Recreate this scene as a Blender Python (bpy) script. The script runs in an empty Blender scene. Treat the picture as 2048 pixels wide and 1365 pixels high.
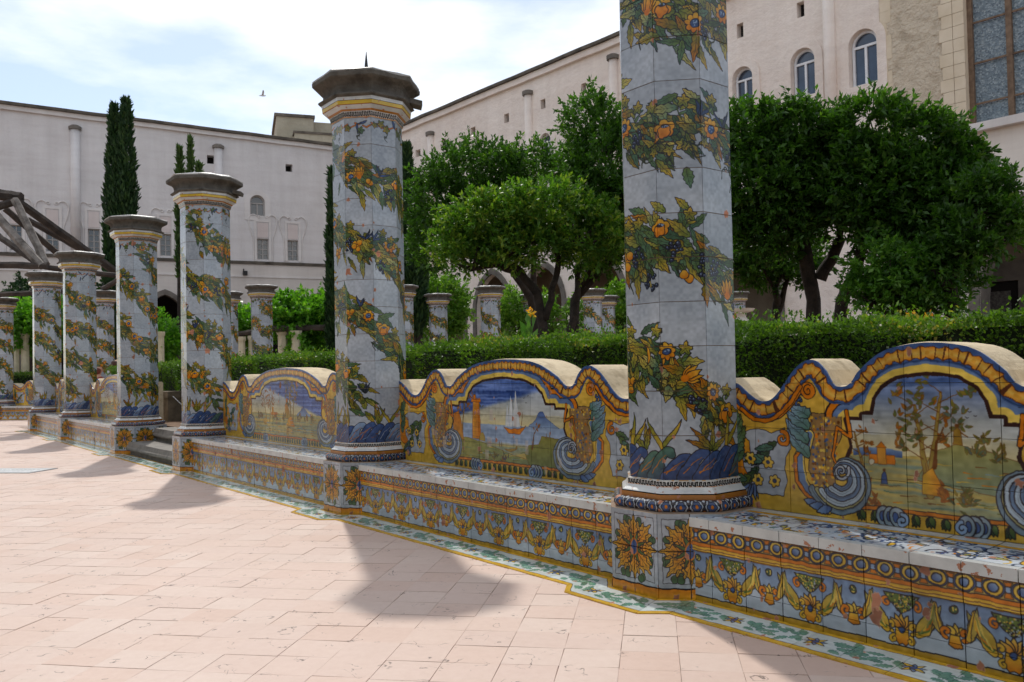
import bpy, math, random
import numpy as np
from mathutils import Vector, Matrix
from mathutils.geometry import tessellate_polygon
R = random.Random(7)
rng = np.random.default_rng(11)
S = bpy.context.scene
COL = S.collection

# ------------------------------------------------------------------ camera, world, sun, exposure
EYE = 0.99
PITCH = math.radians(1.35)
ROLL = 0.021
FPX = 1681.0
cam_d = bpy.data.cameras.new('camera')
cam = bpy.data.objects.new('camera', cam_d)
COL.objects.link(cam)
cam_d.sensor_width = 36.0
cam_d.lens = 36.0 * FPX / 2048
cam_d.clip_start = 0.05
cam_d.clip_end = 5000
cam_d.shift_y = 0.0102
cam.matrix_world = (Matrix.Translation((0, 0, EYE)) @ Matrix.Rotation(math.radians(90) + PITCH, 4, 'X')
                    @ Matrix.Rotation(-ROLL, 4, 'Z'))
cam_d.dof.use_dof = True
cam_d.dof.focus_distance = 5.2
cam_d.dof.aperture_fstop = 11
S.camera = cam

SUN_EL = math.radians(50.5)
CLOUD_K, CLOUD_C = 0.15, 9.4
SUN_AZ = math.radians(-15.0)          # measured from +Y towards +X
w = bpy.data.worlds.new('World')
S.world = w
w.use_nodes = True
wn = w.node_tree.nodes
wl = w.node_tree.links
wn.clear()
wout = wn.new('ShaderNodeOutputWorld')
wbg = wn.new('ShaderNodeBackground')
sky = wn.new('ShaderNodeTexSky')
sky.sky_type = 'NISHITA'
sky.sun_disc = False
sky.sun_elevation = SUN_EL
sky.sun_rotation = SUN_AZ
sky.air_density = 1.0
sky.dust_density = 0.6
tc = wn.new('ShaderNodeTexCoord')
mp = wn.new('ShaderNodeMapping')
mp.inputs['Scale'].default_value = (1.0, 1.0, 3.0)
mp.inputs['Location'].default_value = (0.35, 0.1, 0.25)
cn = wn.new('ShaderNodeTexNoise')
cn.inputs['Scale'].default_value = 1.9
cn.inputs['Detail'].default_value = 7
cn.inputs['Roughness'].default_value = 0.55
cr = wn.new('ShaderNodeMapRange')
cr.inputs[1].default_value = 0.43
cr.inputs[2].default_value = 0.66
cr.inputs[3].default_value = 0.12
cr.inputs[4].default_value = 0.97
mixc = wn.new('ShaderNodeMix')
mixc.data_type = 'RGBA'
wl.new(tc.outputs['Generated'], mp.inputs[0])
wl.new(mp.outputs[0], cn.inputs['Vector'])
wl.new(cn.outputs['Fac'], cr.inputs[0])
wl.new(cr.outputs[0], mixc.inputs[0])
wl.new(sky.outputs[0], mixc.inputs[6])
# thin sunlit cloud: as bright as the sky it veils plus its own scattered sunlight
bw = wn.new('ShaderNodeRGBToBW')
wl.new(sky.outputs[0], bw.inputs[0])
cm = wn.new('ShaderNodeMath'); cm.operation = 'MULTIPLY_ADD'
cm.inputs[1].default_value = CLOUD_K
cm.inputs[2].default_value = CLOUD_C
wl.new(bw.outputs[0], cm.inputs[0])
cc3 = wn.new('ShaderNodeCombineColor')
for i_, k_ in enumerate((1.012, 1.0, 0.982)):
    q_ = wn.new('ShaderNodeMath'); q_.operation = 'MULTIPLY'; q_.inputs[1].default_value = k_
    wl.new(cm.outputs[0], q_.inputs[0]); wl.new(q_.outputs[0], cc3.inputs[i_])
wl.new(cc3.outputs[0], mixc.inputs[7])
wl.new(mixc.outputs[2], wbg.inputs[0])
wbg.inputs[1].default_value = 0.105
wl.new(wbg.outputs[0], wout.inputs[0])

sl = bpy.data.lights.new('sun', 'SUN')
sl.energy = 1.95
sl.angle = math.radians(1.6)
sl.color = (1.0, 0.955, 0.88)
so = bpy.data.objects.new('sun', sl)
COL.objects.link(so)
sdir = Vector((math.sin(SUN_AZ) * math.cos(SUN_EL), math.cos(SUN_AZ) * math.cos(SUN_EL), math.sin(SUN_EL)))
so.rotation_euler = sdir.to_track_quat('Z', 'Y').to_euler()
so.location = (0, 0, 30)
S.view_settings.view_transform = 'Standard'
S.view_settings.look = 'None'
S.view_settings.gamma = 1
S.view_settings.exposure = 0.45
S.view_settings.use_curve_mapping = False
S.cycles.max_bounces = 6
S.cycles.transparent_max_bounces = 4

# ------------------------------------------------------------------ object helpers
def yh(x):
    return 743 - 0.021 * (x - 1024)

CR = cam.matrix_world.to_3x3().copy()
CR = Matrix.Rotation(math.radians(90) + PITCH, 3, 'X') @ Matrix.Rotation(-ROLL, 3, 'Z')
def ray(x, y):
    d = CR @ Vector(((x - 1024) / FPX, -(y - 682.5 - cam_d.shift_y * 2048) / FPX, -1))
    return d / d.y
def W(x, y, Z):
    """a place in the cloister, from where it is seen and how far it is"""
    d = ray(x, y) * Z
    return Vector((d.x, Z, EYE + d.z))

def tag(o, label=None, cat=None, group=None, kind=None):
    if label: o['label'] = label
    if cat: o['category'] = cat
    if group: o['group'] = group
    if kind: o['kind'] = kind
    elif cat: o['kind'] = 'thing'
    return o

def empty(name, loc=(0, 0, 0), rz=0.0, parent=None):
    o = bpy.data.objects.new(name, None)
    COL.objects.link(o)
    o.location = loc
    o.rotation_euler = (0, 0, rz)
    o.empty_display_size = 0.1
    if parent: o.parent = parent
    return o

def link(name, me, parent=None, loc=(0, 0, 0), rz=0.0):
    o = bpy.data.objects.new(name, me)
    COL.objects.link(o)
    o.location = loc
    o.rotation_euler = (0, 0, rz)
    if parent: o.parent = parent
    return o

def mesh(name, V, F, mats, uv=None, mi=None, smooth=False):
    me = bpy.data.meshes.new(name)
    me.from_pydata([tuple(v) for v in V], [], F)
    if not isinstance(mats, (list, tuple)): mats = [mats]
    for m in mats: me.materials.append(m)
    if mi is not None: me.polygons.foreach_set('material_index', mi)
    if uv is not None:
        l = me.uv_layers.new(name='UVMap')
        flat = []
        for f, u in zip(F, uv):
            for q in u: flat += [q[0], q[1]]
        l.data.foreach_set('uv', flat)
    if smooth: me.polygons.foreach_set('use_smooth', [True] * len(F))
    me.update()
    return me

def copy_tree(o, parent=None):
    c = o.copy()
    COL.objects.link(c)
    c.parent = parent
    for ch in kids(o): copy_tree(ch, c)
    return c

KID = {}
def kids(o):
    return [x for x in o.children]

class MB:
    """collects boxes, prisms, tubes and rings; build() links them as one mesh object"""
    def __init__(s):
        s.V = []; s.F = []; s.U = []; s.M = []
    def face(s, pts, uv=None, m=0):
        b = len(s.V)
        s.V += [tuple(p) for p in pts]
        s.F.append(tuple(range(b, b + len(pts))))
        s.U.append(uv if uv else [(0, 0)] * len(pts))
        s.M.append(m)
    def box(s, x0, x1, y0, y1, z0, z1, m=0, T=None):
        c = [Vector(p) for p in ((x0, y0, z0), (x1, y0, z0), (x1, y1, z0), (x0, y1, z0), (x0, y0, z1), (x1, y0, z1), (x1, y1, z1), (x0, y1, z1))]
        if T: c = [T @ p for p in c]
        b = len(s.V); s.V += [tuple(p) for p in c]
        for f in ((0, 3, 2, 1), (4, 5, 6, 7), (0, 1, 5, 4), (1, 2, 6, 5), (2, 3, 7, 6), (3, 0, 4, 7)):
            s.F.append(tuple(b + i for i in f)); s.U.append([(0, 0)] * 4); s.M.append(m)
    def prism(s, pts, y0, y1, m=0, uvf=None, back=True):
        """pts in (x,z) counter-clockwise seen from -y; extruded from y0 (front) to y1"""
        n = len(pts)
        b = len(s.V)
        s.V += [(p[0], y0, p[1]) for p in pts] + [(p[0], y1, p[1]) for p in pts]
        uv = [uvf(p) if uvf else (0, 0) for p in pts]
        s.F.append(tuple(b + i for i in range(n))); s.U.append(uv); s.M.append(m)
        if back:
            s.F.append(tuple(b + n + i for i in reversed(range(n)))); s.U.append(uv[::-1]); s.M.append(m)
        for i in range(n):
            j = (i + 1) % n
            s.F.append((b + j, b + i, b + n + i, b + n + j)); s.U.append([uv[j], uv[i], uv[i], uv[j]]); s.M.append(m)
    def ring(s, prof, n=8, rot=math.pi / 8, mats=None, cap=True, uvs=None, sub=1):
        """prof: list of (half width across flats, z); an n-sided turned solid"""
        k = 1 / math.cos(math.pi / n)
        b = len(s.V)
        for r, z in prof:
            for i in range(n):
                a = rot + 2 * math.pi * i / n
                s.V.append((r * k * math.cos(a), r * k * math.sin(a), z))
        for q in range(len(prof) - 1):
            for i in range(n):
                j = (i + 1) % n
                s.F.append((b + q * n + i, b + q * n + j, b + (q + 1) * n + j, b + (q + 1) * n + i))
                v0, v1 = (uvs[q], uvs[q + 1]) if uvs else (0, 1)
                s.U.append([(0, v0), (1, v0), (1, v1), (0, v1)])
                s.M.append(mats[q] if mats else 0)
        if cap:
            s.F.append(tuple(b + n - 1 - i for i in range(n))); s.U.append([(0, 0)] * n); s.M.append(mats[0] if mats else 0)
            t = b + (len(prof) - 1) * n
            s.F.append(tuple(t + i for i in range(n))); s.U.append([(0, 0)] * n); s.M.append(mats[-1] if mats else 0)
    def tube(s, pts, rad, n=8, m=0, wob=0.0):
        pts = [Vector(p) for p in pts]
        if not isinstance(rad, (list, tuple)): rad = [rad] * len(pts)
        b = len(s.V)
        prev = None
        for i, p in enumerate(pts):
            d = (pts[min(i + 1, len(pts) - 1)] - pts[max(i - 1, 0)]).normalized()
            if prev is None:
                a = d.orthogonal().normalized()
            else:
                a = (prev - d * prev.dot(d)).normalized()
            prev = a
            c = d.cross(a)
            for k in range(n):
                t = 2 * math.pi * k / n
                rr = rad[i] * (1 + wob * (R.random() - .5))
                s.V.append(tuple(p + a * (math.cos(t) * rr) + c * (math.sin(t) * rr)))
        for i in range(len(pts) - 1):
            for k in range(n):
                j = (k + 1) % n
                s.F.append((b + i * n + k, b + i * n + j, b + (i + 1) * n + j, b + (i + 1) * n + k)); s.U.append([(0, 0)] * 4); s.M.append(m)
        s.F.append(tuple(b + n - 1 - k for k in range(n))); s.U.append([(0, 0)] * n); s.M.append(m)
        t = b + (len(pts) - 1) * n
        s.F.append(tuple(t + k for k in range(n))); s.U.append([(0, 0)] * n); s.M.append(m)
    def me(s, name, mats, smooth=False):
        return mesh(name, s.V, s.F, mats, s.U, s.M, smooth)
    def build(s, name, mats, parent=None, smooth=False, loc=(0, 0, 0), rz=0.0):
        return link(name, s.me(name, mats, smooth), parent, loc, rz)

# ------------------------------------------------------------------ materials
def srgb(r, g, b):
    f = lambda c: ((c / 255) / 12.92 if c <= 10 else (((c / 255) + .055) / 1.055) ** 2.4)
    return (f(r), f(g), f(b), 1)

def new_mat(name):
    m = bpy.data.materials.new(name)
    m.use_nodes = True
    n = m.node_tree.nodes
    return m, n, m.node_tree.links, n['Principled BSDF']

def noise(n, l, scale, detail=4, rough=.55, coord='Object', vec=None, dist=0):
    t = n.new('ShaderNodeTexNoise')
    t.inputs['Scale'].default_value = scale
    t.inputs['Detail'].default_value = detail
    t.inputs['Roughness'].default_value = rough
    t.inputs['Distortion'].default_value = dist
    if vec is None:
        c = n.new('ShaderNodeTexCoord')
        vec = c.outputs[coord]
    l.new(vec, t.inputs['Vector'])
    return t

def ramp(n, l, src, stops):
    r = n.new('ShaderNodeValToRGB')
    e = r.color_ramp.elements
    while len(e) < len(stops): e.new(.5)
    for i, (p, c) in enumerate(stops):
        e[i].position = p; e[i].color = c if len(c) == 4 else (*c, 1)
    l.new(src, r.inputs[0])
    return r

def mixn(n, l, fac, a, b, mode='MIX'):
    x = n.new('ShaderNodeMix'); x.data_type = 'RGBA'; x.blend_type = mode
    for i, v in ((0, fac), (6, a), (7, b)):
        if hasattr(v, 'links') or hasattr(v, 'is_linked'): l.new(v, x.inputs[i])
        else: x.inputs[i].default_value = v
    return x.outputs[2]

def bumpn(n, l, p, h, strength=.3, dist=.01):
    b = n.new('ShaderNodeBump')
    b.inputs['Strength'].default_value = strength
    b.inputs['Distance'].default_value = dist
    l.new(h, b.inputs['Height'])
    l.new(b.outputs[0], p.inputs['Normal'])
    return b

def rough_mat(name, c1, c2, scale=6, rough=.85, bump=.4, bscale=40, bdist=.01, coord='Object', c3=None):
    m, n, l, p = new_mat(name)
    t = noise(n, l, scale, 6, .6, coord)
    st = [(.3, c1), (.7, c2)] if c3 is None else [(.25, c1), (.5, c2), (.75, c3)]
    r = ramp(n, l, t.outputs['Fac'], st)
    l.new(r.outputs[0], p.inputs['Base Color'])
    p.inputs['Roughness'].default_value = rough
    t2 = noise(n, l, bscale, 5, .65, coord)
    bumpn(n, l, p, t2.outputs['Fac'], bump, bdist)
    return m

def glaze_mat(name, img):
    m, n, l, p = new_mat(name)
    ti = n.new('ShaderNodeTexImage'); ti.image = img; ti.interpolation = 'Cubic'
    uv = n.new('ShaderNodeUVMap')
    l.new(uv.outputs[0], ti.inputs[0])
    t = noise(n, l, 3.0, 5, .6)
    oi = n.new('ShaderNodeObjectInfo')
    mr = n.new('ShaderNodeMapRange'); mr.inputs[3].default_value = .82; mr.inputs[4].default_value = 1.04
    l.new(oi.outputs['Random'], mr.inputs[0])
    r = ramp(n, l, t.outputs['Fac'], [(.3, (.80, .81, .82, 1)), (.62, (.97, .98, 1, 1))])
    a = mixn(n, l, 1.0, ti.outputs[0], r.outputs[0], 'MULTIPLY')
    cb = n.new('ShaderNodeCombineColor')
    for i in range(3): l.new(mr.outputs[0], cb.inputs[i])
    a = mixn(n, l, 1.0, a, cb.outputs[0], 'MULTIPLY')
    l.new(a, p.inputs['Base Color'])
    # the terracotta showing in chips is matt, the glaze glossy
    p.inputs['Roughness'].default_value = .2
    p.inputs['Specular IOR Level'].default_value = .42
    l.new(ti.outputs['Alpha'], (mrr := n.new('ShaderNodeMapRange')).inputs[0])
    mrr.inputs[3].default_value = .85; mrr.inputs[4].default_value = .2
    l.new(mrr.outputs[0], p.inputs['Roughness'])
    t2 = noise(n, l, 22, 3, .5)
    bumpn(n, l, p, t2.outputs['Fac'], .16, .006)
    return m

def leaf_mat(name, stops, trans=.35, rough=.35, spec=.32):
    m, n, l, p = new_mat(name)
    at = n.new('ShaderNodeAttribute'); at.attribute_name = 'rnd'
    r = ramp(n, l, at.outputs['Fac'], stops)
    l.new(r.outputs[0], p.inputs['Base Color'])
    p.inputs['Roughness'].default_value = rough
    p.inputs['Specular IOR Level'].default_value = spec
    tr = n.new('ShaderNodeBsdfTranslucent')
    c2 = mixn(n, l, 1.0, r.outputs[0], (1.5, 1.7, .55, 1), 'MULTIPLY')
    l.new(c2, tr.inputs[0])
    ms = n.new('ShaderNodeMixShader'); ms.inputs[0].default_value = trans
    l.new(p.outputs[0], ms.inputs[1]); l.new(tr.outputs[0], ms.inputs[2])
    l.new(ms.outputs[0], n['Material Output'].inputs[0])
    return m
# ------------------------------------------------------------------ glaze painting: a small brush set over numpy
DK = (.13, .11, .13)
WHT = (.70, .73, .76)
YEL = (.89, .70, .22)
LYE = (.92, .79, .36)
ORA = (.85, .48, .09)
GRN = (.38, .46, .19)
DGR = (.22, .32, .20)
TGR = (.33, .48, .40)
BLU = (.26, .36, .56)
DBL = (.19, .26, .40)
LBL = (.58, .68, .80)
BRN = (.45, .27, .12)
TER = (.74, .50, .39)

def up(a, H, Wd):
    """smooth upsampling of a small random grid"""
    h, w_ = a.shape
    y = np.linspace(0, h - 1.001, H); x = np.linspace(0, w_ - 1.001, Wd)
    yi = y.astype(int); xi = x.astype(int)
    fy = (y - yi)[:, None]; fx = (x - xi)[None, :]
    fy = fy * fy * (3 - 2 * fy); fx = fx * fx * (3 - 2 * fx)
    return ((a[yi][:, xi] * (1 - fx) + a[yi][:, xi + 1] * fx) * (1 - fy) + (a[yi + 1][:, xi] * (1 - fx) + a[yi + 1][:, xi + 1] * fx) * fy).astype(np.float32)

class Cv:
    def __init__(s, wm, hm, ppm, bg, wrap=False):
        s.wm, s.hm, s.ppm, s.wrap = wm, hm, ppm, wrap
        s.W = int(round(wm * ppm)); s.H = int(round(hm * ppm))
        s.a = np.ones((s.H, s.W, 3), np.float32) * np.array(bg, np.float32)
        s.g = np.ones((s.H, s.W), np.float32)
        s.clip = None
    def _sd(s, P, closed, pad):
        """distance to the polygon/polyline on its bounding box"""
        x0 = max(0, int((P[:, 0].min() - pad) * s.ppm)); x1 = min(s.W, int((P[:, 0].max() + pad) * s.ppm) + 2)
        y0 = max(0, int((P[:, 1].min() - pad) * s.ppm)); y1 = min(s.H, int((P[:, 1].max() + pad) * s.ppm) + 2)
        if x1 <= x0 or y1 <= y0: return None
        X = (np.arange(x0, x1, dtype=np.float32) + .5) / s.ppm
        Y = (np.arange(y0, y1, dtype=np.float32) + .5) / s.ppm
        X, Y = np.meshgrid(X, Y)
        d2 = np.full(X.shape, 1e9, np.float32); ins = np.zeros(X.shape, bool)
        n = len(P)
        tpar = np.zeros(X.shape, np.float32)
        for i in range(n if closed else n - 1):
            ax, ay = P[i]; bx, by = P[(i + 1) % n]
            ex, ey = bx - ax, by - ay
            L2 = ex * ex + ey * ey + 1e-12
            t = np.clip(((X - ax) * ex + (Y - ay) * ey) / L2, 0, 1)
            q = (X - ax - t * ex) ** 2 + (Y - ay - t * ey) ** 2
            if not closed:
                k = q < d2
                tpar[k] = (i + t[k]) / (n - 1)
            np.minimum(d2, q, out=d2)
            if closed:
                c = ((ay > Y) != (by > Y)) & (X < ex * (Y - ay) / (ey if abs(ey) > 1e-12 else 1e-12) + ax)
                ins ^= c
        return x0, x1, y0, y1, X, Y, np.sqrt(d2), ins, tpar
    def _put(s, b, al, col):
        x0, x1, y0, y1 = b
        if s.clip is not None: al = al * s.clip[y0:y1, x0:x1]
        A = s.a[y0:y1, x0:x1]
        A += (np.asarray(col, np.float32) - A) * al[..., None]
    def poly(s, pts, col, ol=DK, ow=.0035, col2=None, gd=None, streak=0):
        P = np.array(pts, np.float32)
        if s.wrap:
            for dx in (-s.wm, s.wm):
                if P[:, 0].min() + dx < s.wm and P[:, 0].max() + dx > 0: s._poly(P + np.array([dx, 0], np.float32), col, ol, ow, col2, gd)
        s._poly(P, col, ol, ow, col2, gd)
    def _poly(s, P, col, ol, ow, col2, gd):
        r = s._sd(P, True, ow + .003)
        if r is None: return
        x0, x1, y0, y1, X, Y, d, ins, _ = r
        sd = np.where(ins, -d, d) * s.ppm
        al = np.clip(.5 - sd, 0, 1)
        c = np.array(col, np.float32)
        if col2 is not None:
            g = np.array(gd if gd is not None else (0, 1), np.float32)
            pr = P @ g
            t = np.clip((X * g[0] + Y * g[1] - pr.min()) / (pr.max() - pr.min() + 1e-6), 0, 1)[..., None]
            c = c * (1 - t) + np.array(col2, np.float32) * t
        s._put((x0, x1, y0, y1), al, c)
        if ol is not None and ow > 0:
            s._put((x0, x1, y0, y1), np.clip(ow * .5 * s.ppm + .5 - np.abs(sd), 0, 1) * .93, ol)
    def stroke(s, pts, wd, col, ol=None, ow=.003, w2=None):
        P = np.array(pts, np.float32)
        if s.wrap:
            for dx in (-s.wm, s.wm):
                if P[:, 0].min() + dx < s.wm and P[:, 0].max() + dx > 0: s._stroke(P + np.array([dx, 0], np.float32), wd, col, ol, ow, w2)
        s._stroke(P, wd, col, ol, ow, w2)
    def _stroke(s, P, wd, col, ol, ow, w2):
        r = s._sd(P, False, max(wd, w2 or 0) + ow + .003)
        if r is None: return
        x0, x1, y0, y1, X, Y, d, _, t = r
        hw = wd / 2 if w2 is None else (wd * (1 - t) + w2 * t) / 2
        sd = (d - hw) * s.ppm
        if ol is not None: s._put((x0, x1, y0, y1), np.clip(.5 - (sd - ow * s.ppm), 0, 1), ol)
        s._put((x0, x1, y0, y1), np.clip(.5 - sd, 0, 1), col)
    def disc(s, x, y, r, col, ol=DK, ow=.003, ry=None, rot=0, col2=None, gd=None, n=18):
        ry = ry or r
        a = np.linspace(0, 2 * math.pi, n, endpoint=False)
        u, v = r * np.cos(a), ry * np.sin(a)
        s.poly(np.stack([x + u * math.cos(rot) - v * math.sin(rot), y + u * math.sin(rot) + v * math.cos(rot)], 1), col, ol, ow, col2, gd)
    def rect(s, x0, y0, x1, y1, col, ol=None, ow=.003, col2=None, gd=None):
        s._poly(np.array([(x0, y0), (x1, y0), (x1, y1), (x0, y1)], np.float32), col, ol, ow, col2, gd)
    def line(s, y, wd, col):
        s.rect(-.01, y - wd / 2, s.wm + .01, y + wd / 2, col)
    # motifs -----------------------------------------------------
    def leaf(s, x, y, ang, ln, wd, c1=GRN, c2=YEL, veins=True, ser=.16, bend=0.0, ow=.0035, ol=DK):
        n = 11
        t = np.linspace(0, 1, n)
        hw = wd * np.sin(math.pi * t ** .75) * (1 + ser * np.where(np.arange(n) % 2, 1, -1)) / 2
        hw[0] = hw[-1] = 0
        cy = bend * np.sin(math.pi * t / 2) ** 2 * ln
        ca, sa = math.cos(ang), math.sin(ang)
        def tr(u, v): return (x + u * ca - v * sa, y + u * sa + v * ca)
        pts = [tr(t[i] * ln, cy[i] + hw[i]) for i in range(n)] + [tr(t[i] * ln, cy[i] - hw[i]) for i in range(n - 2, 0, -1)]
        s.poly(pts, c1, ol, ow, c2, (ca, sa))
        if veins:
            s.stroke([tr(t[i] * ln, cy[i]) for i in range(1, n - 1, 2)], .0016, DK)
            for q in (.28, .45, .62):
                i = int(q * n)
                for sg in (-1, 1):
                    s.stroke([tr(t[i] * ln, cy[i]), tr((t[i] + .14) * ln, cy[i] + sg * hw[i] * .75)], .0011, (.2, .22, .15))
    def lobed(s, x, y, r, n, amp, c1, c2, rot=0, sharp=1.0, squash=1.0):
        a = np.linspace(0, 2 * math.pi, n * 6, endpoint=False)
        rr = r * (1 - amp + amp * np.abs(np.cos(n * a / 2)) ** sharp)
        px = rr * np.cos(a); py = rr * np.sin(a) * squash
        s.poly(np.stack([x + px * math.cos(rot) - py * math.sin(rot), y + px * math.sin(rot) + py * math.cos(rot)], 1), c1, DK, .0035, c2, (0, 1))
    def sunflower(s, x, y, r, rot=0, c=YEL, c2=ORA, ce=BLU):
        s.lobed(x, y, r, 8, .26, c2, c, rot)
        for k in range(8):
            a = rot + k * math.pi / 4 + math.pi / 8
            s.stroke([(x + r * .5 * math.cos(a), y + r * .5 * math.sin(a)), (x + r * .85 * math.cos(a), y + r * .85 * math.sin(a))], .0014, BRN)
        s.disc(x, y, r * .48, ce, DK, .003, r * .4, rot, DBL, (1, 1))
        for k in range(7):
            s.disc(x + R.uniform(-.28, .28) * r, y + R.uniform(-.24, .24) * r, .0032, LBL, None)
    def poppy(s, x, y, r, rot=0):
        s.lobed(x, y, r, 5, .25, ORA, YEL, rot, 1, .85)
        s.lobed(x - r * .05, y - r * .25, r * .72, 4, .22, ORA, (.9, .6, .2), rot + .5, 1, .8)
        s.disc(x + r * .02, y + r * .25, r * .34, (.22, .2, .26), DK, .002, r * .16, rot * .3)
        for k in range(6): s.disc(x + R.uniform(-.25, .3) * r, y + r * .25 + R.uniform(-.1, .1) * r, .003, LBL, None)
    def tulip(s, x, y, r, ang):
        for da, l in ((-.65, .95), (.65, .95), (-.32, 1.15), (.32, 1.15), (0, 1.2)):
            s.leaf(x, y, ang + da, r * 1.5 * l, r * .62, ORA, YEL, False, .02)
        s.disc(x + .1 * r * math.cos(ang), y + .1 * r * math.sin(ang), r * .34, ORA, None)
    def fruits(s, x, y, r, n=4):
        for k in range(n):
            a = k * 2.4; q = r * (1.0 if k else 0)
            s.disc(x + q * 1.3 * math.cos(a), y + q * 1.3 * math.sin(a), r, ORA, DK, .003, None, 0, YEL, (-.4, 1))
    def grapes(s, x, y, r, n=14):
        for k in range(n):
            a = R.uniform(0, 6.28); q = math.sqrt(R.random()) * r
            px, py = x + q * math.cos(a), y + q * 1.4 * math.sin(a)
            s.disc(px, py, .0095, (.20, .21, .30), (.08, .07, .1), .003, n=10)
            s.disc(px - .002, py + .003, .0026, LBL, None, n=6)
    def banana(s, x, y, r, rot):
        a = np.linspace(-1.3, 1.3, 9)
        o = np.stack([r * np.cos(a), r * np.sin(a)], 1); i_ = np.stack([r * .45 + r * .22 * np.cos(a[::-1]), r * .92 * np.sin(a[::-1])], 1)
        P = np.concatenate([o, i_]) @ np.array([[math.cos(rot), math.sin(rot)], [-math.sin(rot), math.cos(rot)]])
        s.poly(P + np.array([x, y]), ORA, DK, .004, (.92, .68, .2), (1, .3))
    def vine(s, x, y, r, rot, c1=GRN, c2=YEL):
        a = np.linspace(0, 2 * math.pi, 40, endpoint=False)
        rr = r * (.55 + .45 * np.abs(np.cos(2.5 * a)) ** 1.5) * (1 + .08 * np.cos(17 * a))
        s.poly(np.stack([x + rr * np.cos(a + rot), y + rr * np.sin(a + rot)], 1), c1, DK, .0035, c2, (math.cos(rot), math.sin(rot)))
        for k in range(5):
            b = rot + k * 2 * math.pi / 5
            s.stroke([(x, y), (x + r * .7 * math.cos(b), y + r * .7 * math.sin(b))], .0014, DK)
    def spiral(s, x, y, r, turns, sgn=1, a0=0.0, r1=.15):
        t = np.linspace(0, 1, 26)
        a = a0 + sgn * t * turns * 2 * math.pi
        q = r * (1 - t * (1 - r1))
        return np.stack([x + q * np.cos(a), y + q * np.sin(a)], 1)
    def tendril(s, x, y, ln, ang, col=(.24, .27, .16)):
        t = np.linspace(0, 1, 14)
        u = t * ln; v = .16 * ln * np.sin(t * 7)
        ca, sa = math.cos(ang), math.sin(ang)
        P = np.stack([x + u * ca - v * sa, y + u * sa + v * ca], 1)
        s.stroke(P, .006, col, DK, .0012, .002)
        s.stroke(s.spiral(P[7][0], P[7][1], .014, 1.0, 1), .004, col, DK, .001)
    def blade(s, x, y, ang, ln, col=BLU, c2=DBL, wd=.018):
        s.leaf(x, y, ang, ln, wd, col, c2, False, 0, R.choice([-.3, .3]))
    def chips(s, nx, ny, n, size=.02, col=TER):
        """glaze knocked off along the joints"""
        for _ in range(n):
            if R.random() < .6: x = round(R.uniform(0, s.wm) / nx) * nx + R.gauss(0, .006); y = R.uniform(0, s.hm)
            else: x = R.uniform(0, s.wm); y = round(R.uniform(0, s.hm) / ny) * ny + R.gauss(0, .006)
            r = size * R.uniform(.25, 1.3) * (1 if R.random() < .85 else 2.0)
            k = 12
            a = np.linspace(0, 2 * math.pi, k, endpoint=False)
            rr = r * np.array([R.uniform(.45, 1.1) for _ in range(k)])
            P = np.stack([x + rr * np.cos(a) * R.uniform(.5, 1.1), y + rr * np.sin(a)], 1)
            q = R.uniform(.85, 1.1)
            b = s._sd(P.astype(np.float32), True, .004)
            if b is None: continue
            x0, x1, y0, y1, X, Y, d, ins, _ = b
            sd = np.where(ins, -d, d) * s.ppm
            al = np.clip(.5 - sd, 0, 1)
            s._put((x0, x1, y0, y1), np.clip(1.2 - np.abs(sd), 0, 1) * .6, (.86, .80, .74))
            s._put((x0, x1, y0, y1), al, tuple(c * q for c in col))
            s.g[y0:y1, x0:x1] *= 1 - al
    def patches(s, n):
        """pale repair patches"""
        for _ in range(n):
            x = R.uniform(.1, s.wm - .1); y = R.uniform(.02, s.hm * .45)
            ww, hh = R.uniform(.02, .05), R.uniform(.04, .09)
            r = s._sd(np.array([(x, y), (x + ww, y), (x + ww, y + hh), (x, y + hh)], np.float32), True, .002)
            if r is None: continue
            x0, x1, y0, y1, X, Y, d, ins, _ = r
            s._put((x0, x1, y0, y1), ins.astype(np.float32) * .55, (.80, .74, .70))
    def image(s, name, streak=.06):
        ax_ = (up(rng.random((max(3, s.H // 14), max(3, s.W // 14))), s.H, s.W) - .5) * .006 * s.ppm
        ay_ = (up(rng.random((max(3, s.H // 14), max(3, s.W // 14))), s.H, s.W) - .5) * .006 * s.ppm
        jj, ii = np.meshgrid(np.arange(s.W), np.arange(s.H))
        jj = (jj + ax_).round().astype(int); ii = np.clip((ii + ay_).round().astype(int), 0, s.H - 1)
        jj = jj % s.W if s.wrap else np.clip(jj, 0, s.W - 1)
        a = s.a[ii, jj]
        # pigment lies unevenly: pale and dense passes of the brush
        lum = a.mean(-1, keepdims=True)
        q = up(rng.random((max(3, s.H // 9), max(3, s.W // 9))), s.H, s.W)[..., None]
        a = a * (1 + (q - .5) * .22 * (1 - lum)) + (q - .55) * .05 * (lum < .75) * (lum > .25)
        n1 = up(rng.random((max(3, s.H // 60), max(3, s.W // 60))), s.H, s.W)
        n2 = up(rng.random((max(3, s.H // 5), max(3, s.W // 22))), s.H, s.W)
        n3 = rng.random((s.H, s.W)).astype(np.float32)
        k = 1 + (n1 - .5) * .10 + (n2 - .5) * streak * 1.6 + (n3 - .5) * .04
        a = np.clip(a * k[..., None] + (n1 - .5)[..., None] * np.array([.012, 0, -.015], np.float32), 0, 1)
        out = np.ones((s.H, s.W, 4), np.float32)
        out[..., :3] = a; out[..., 3] = s.g
        im = bpy.data.images.new(name, s.W, s.H, alpha=True)
        im.alpha_mode = 'CHANNEL_PACKED'
        im.pixels.foreach_set(out.ravel())
        im.update(); im.pack()
        return im

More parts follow.
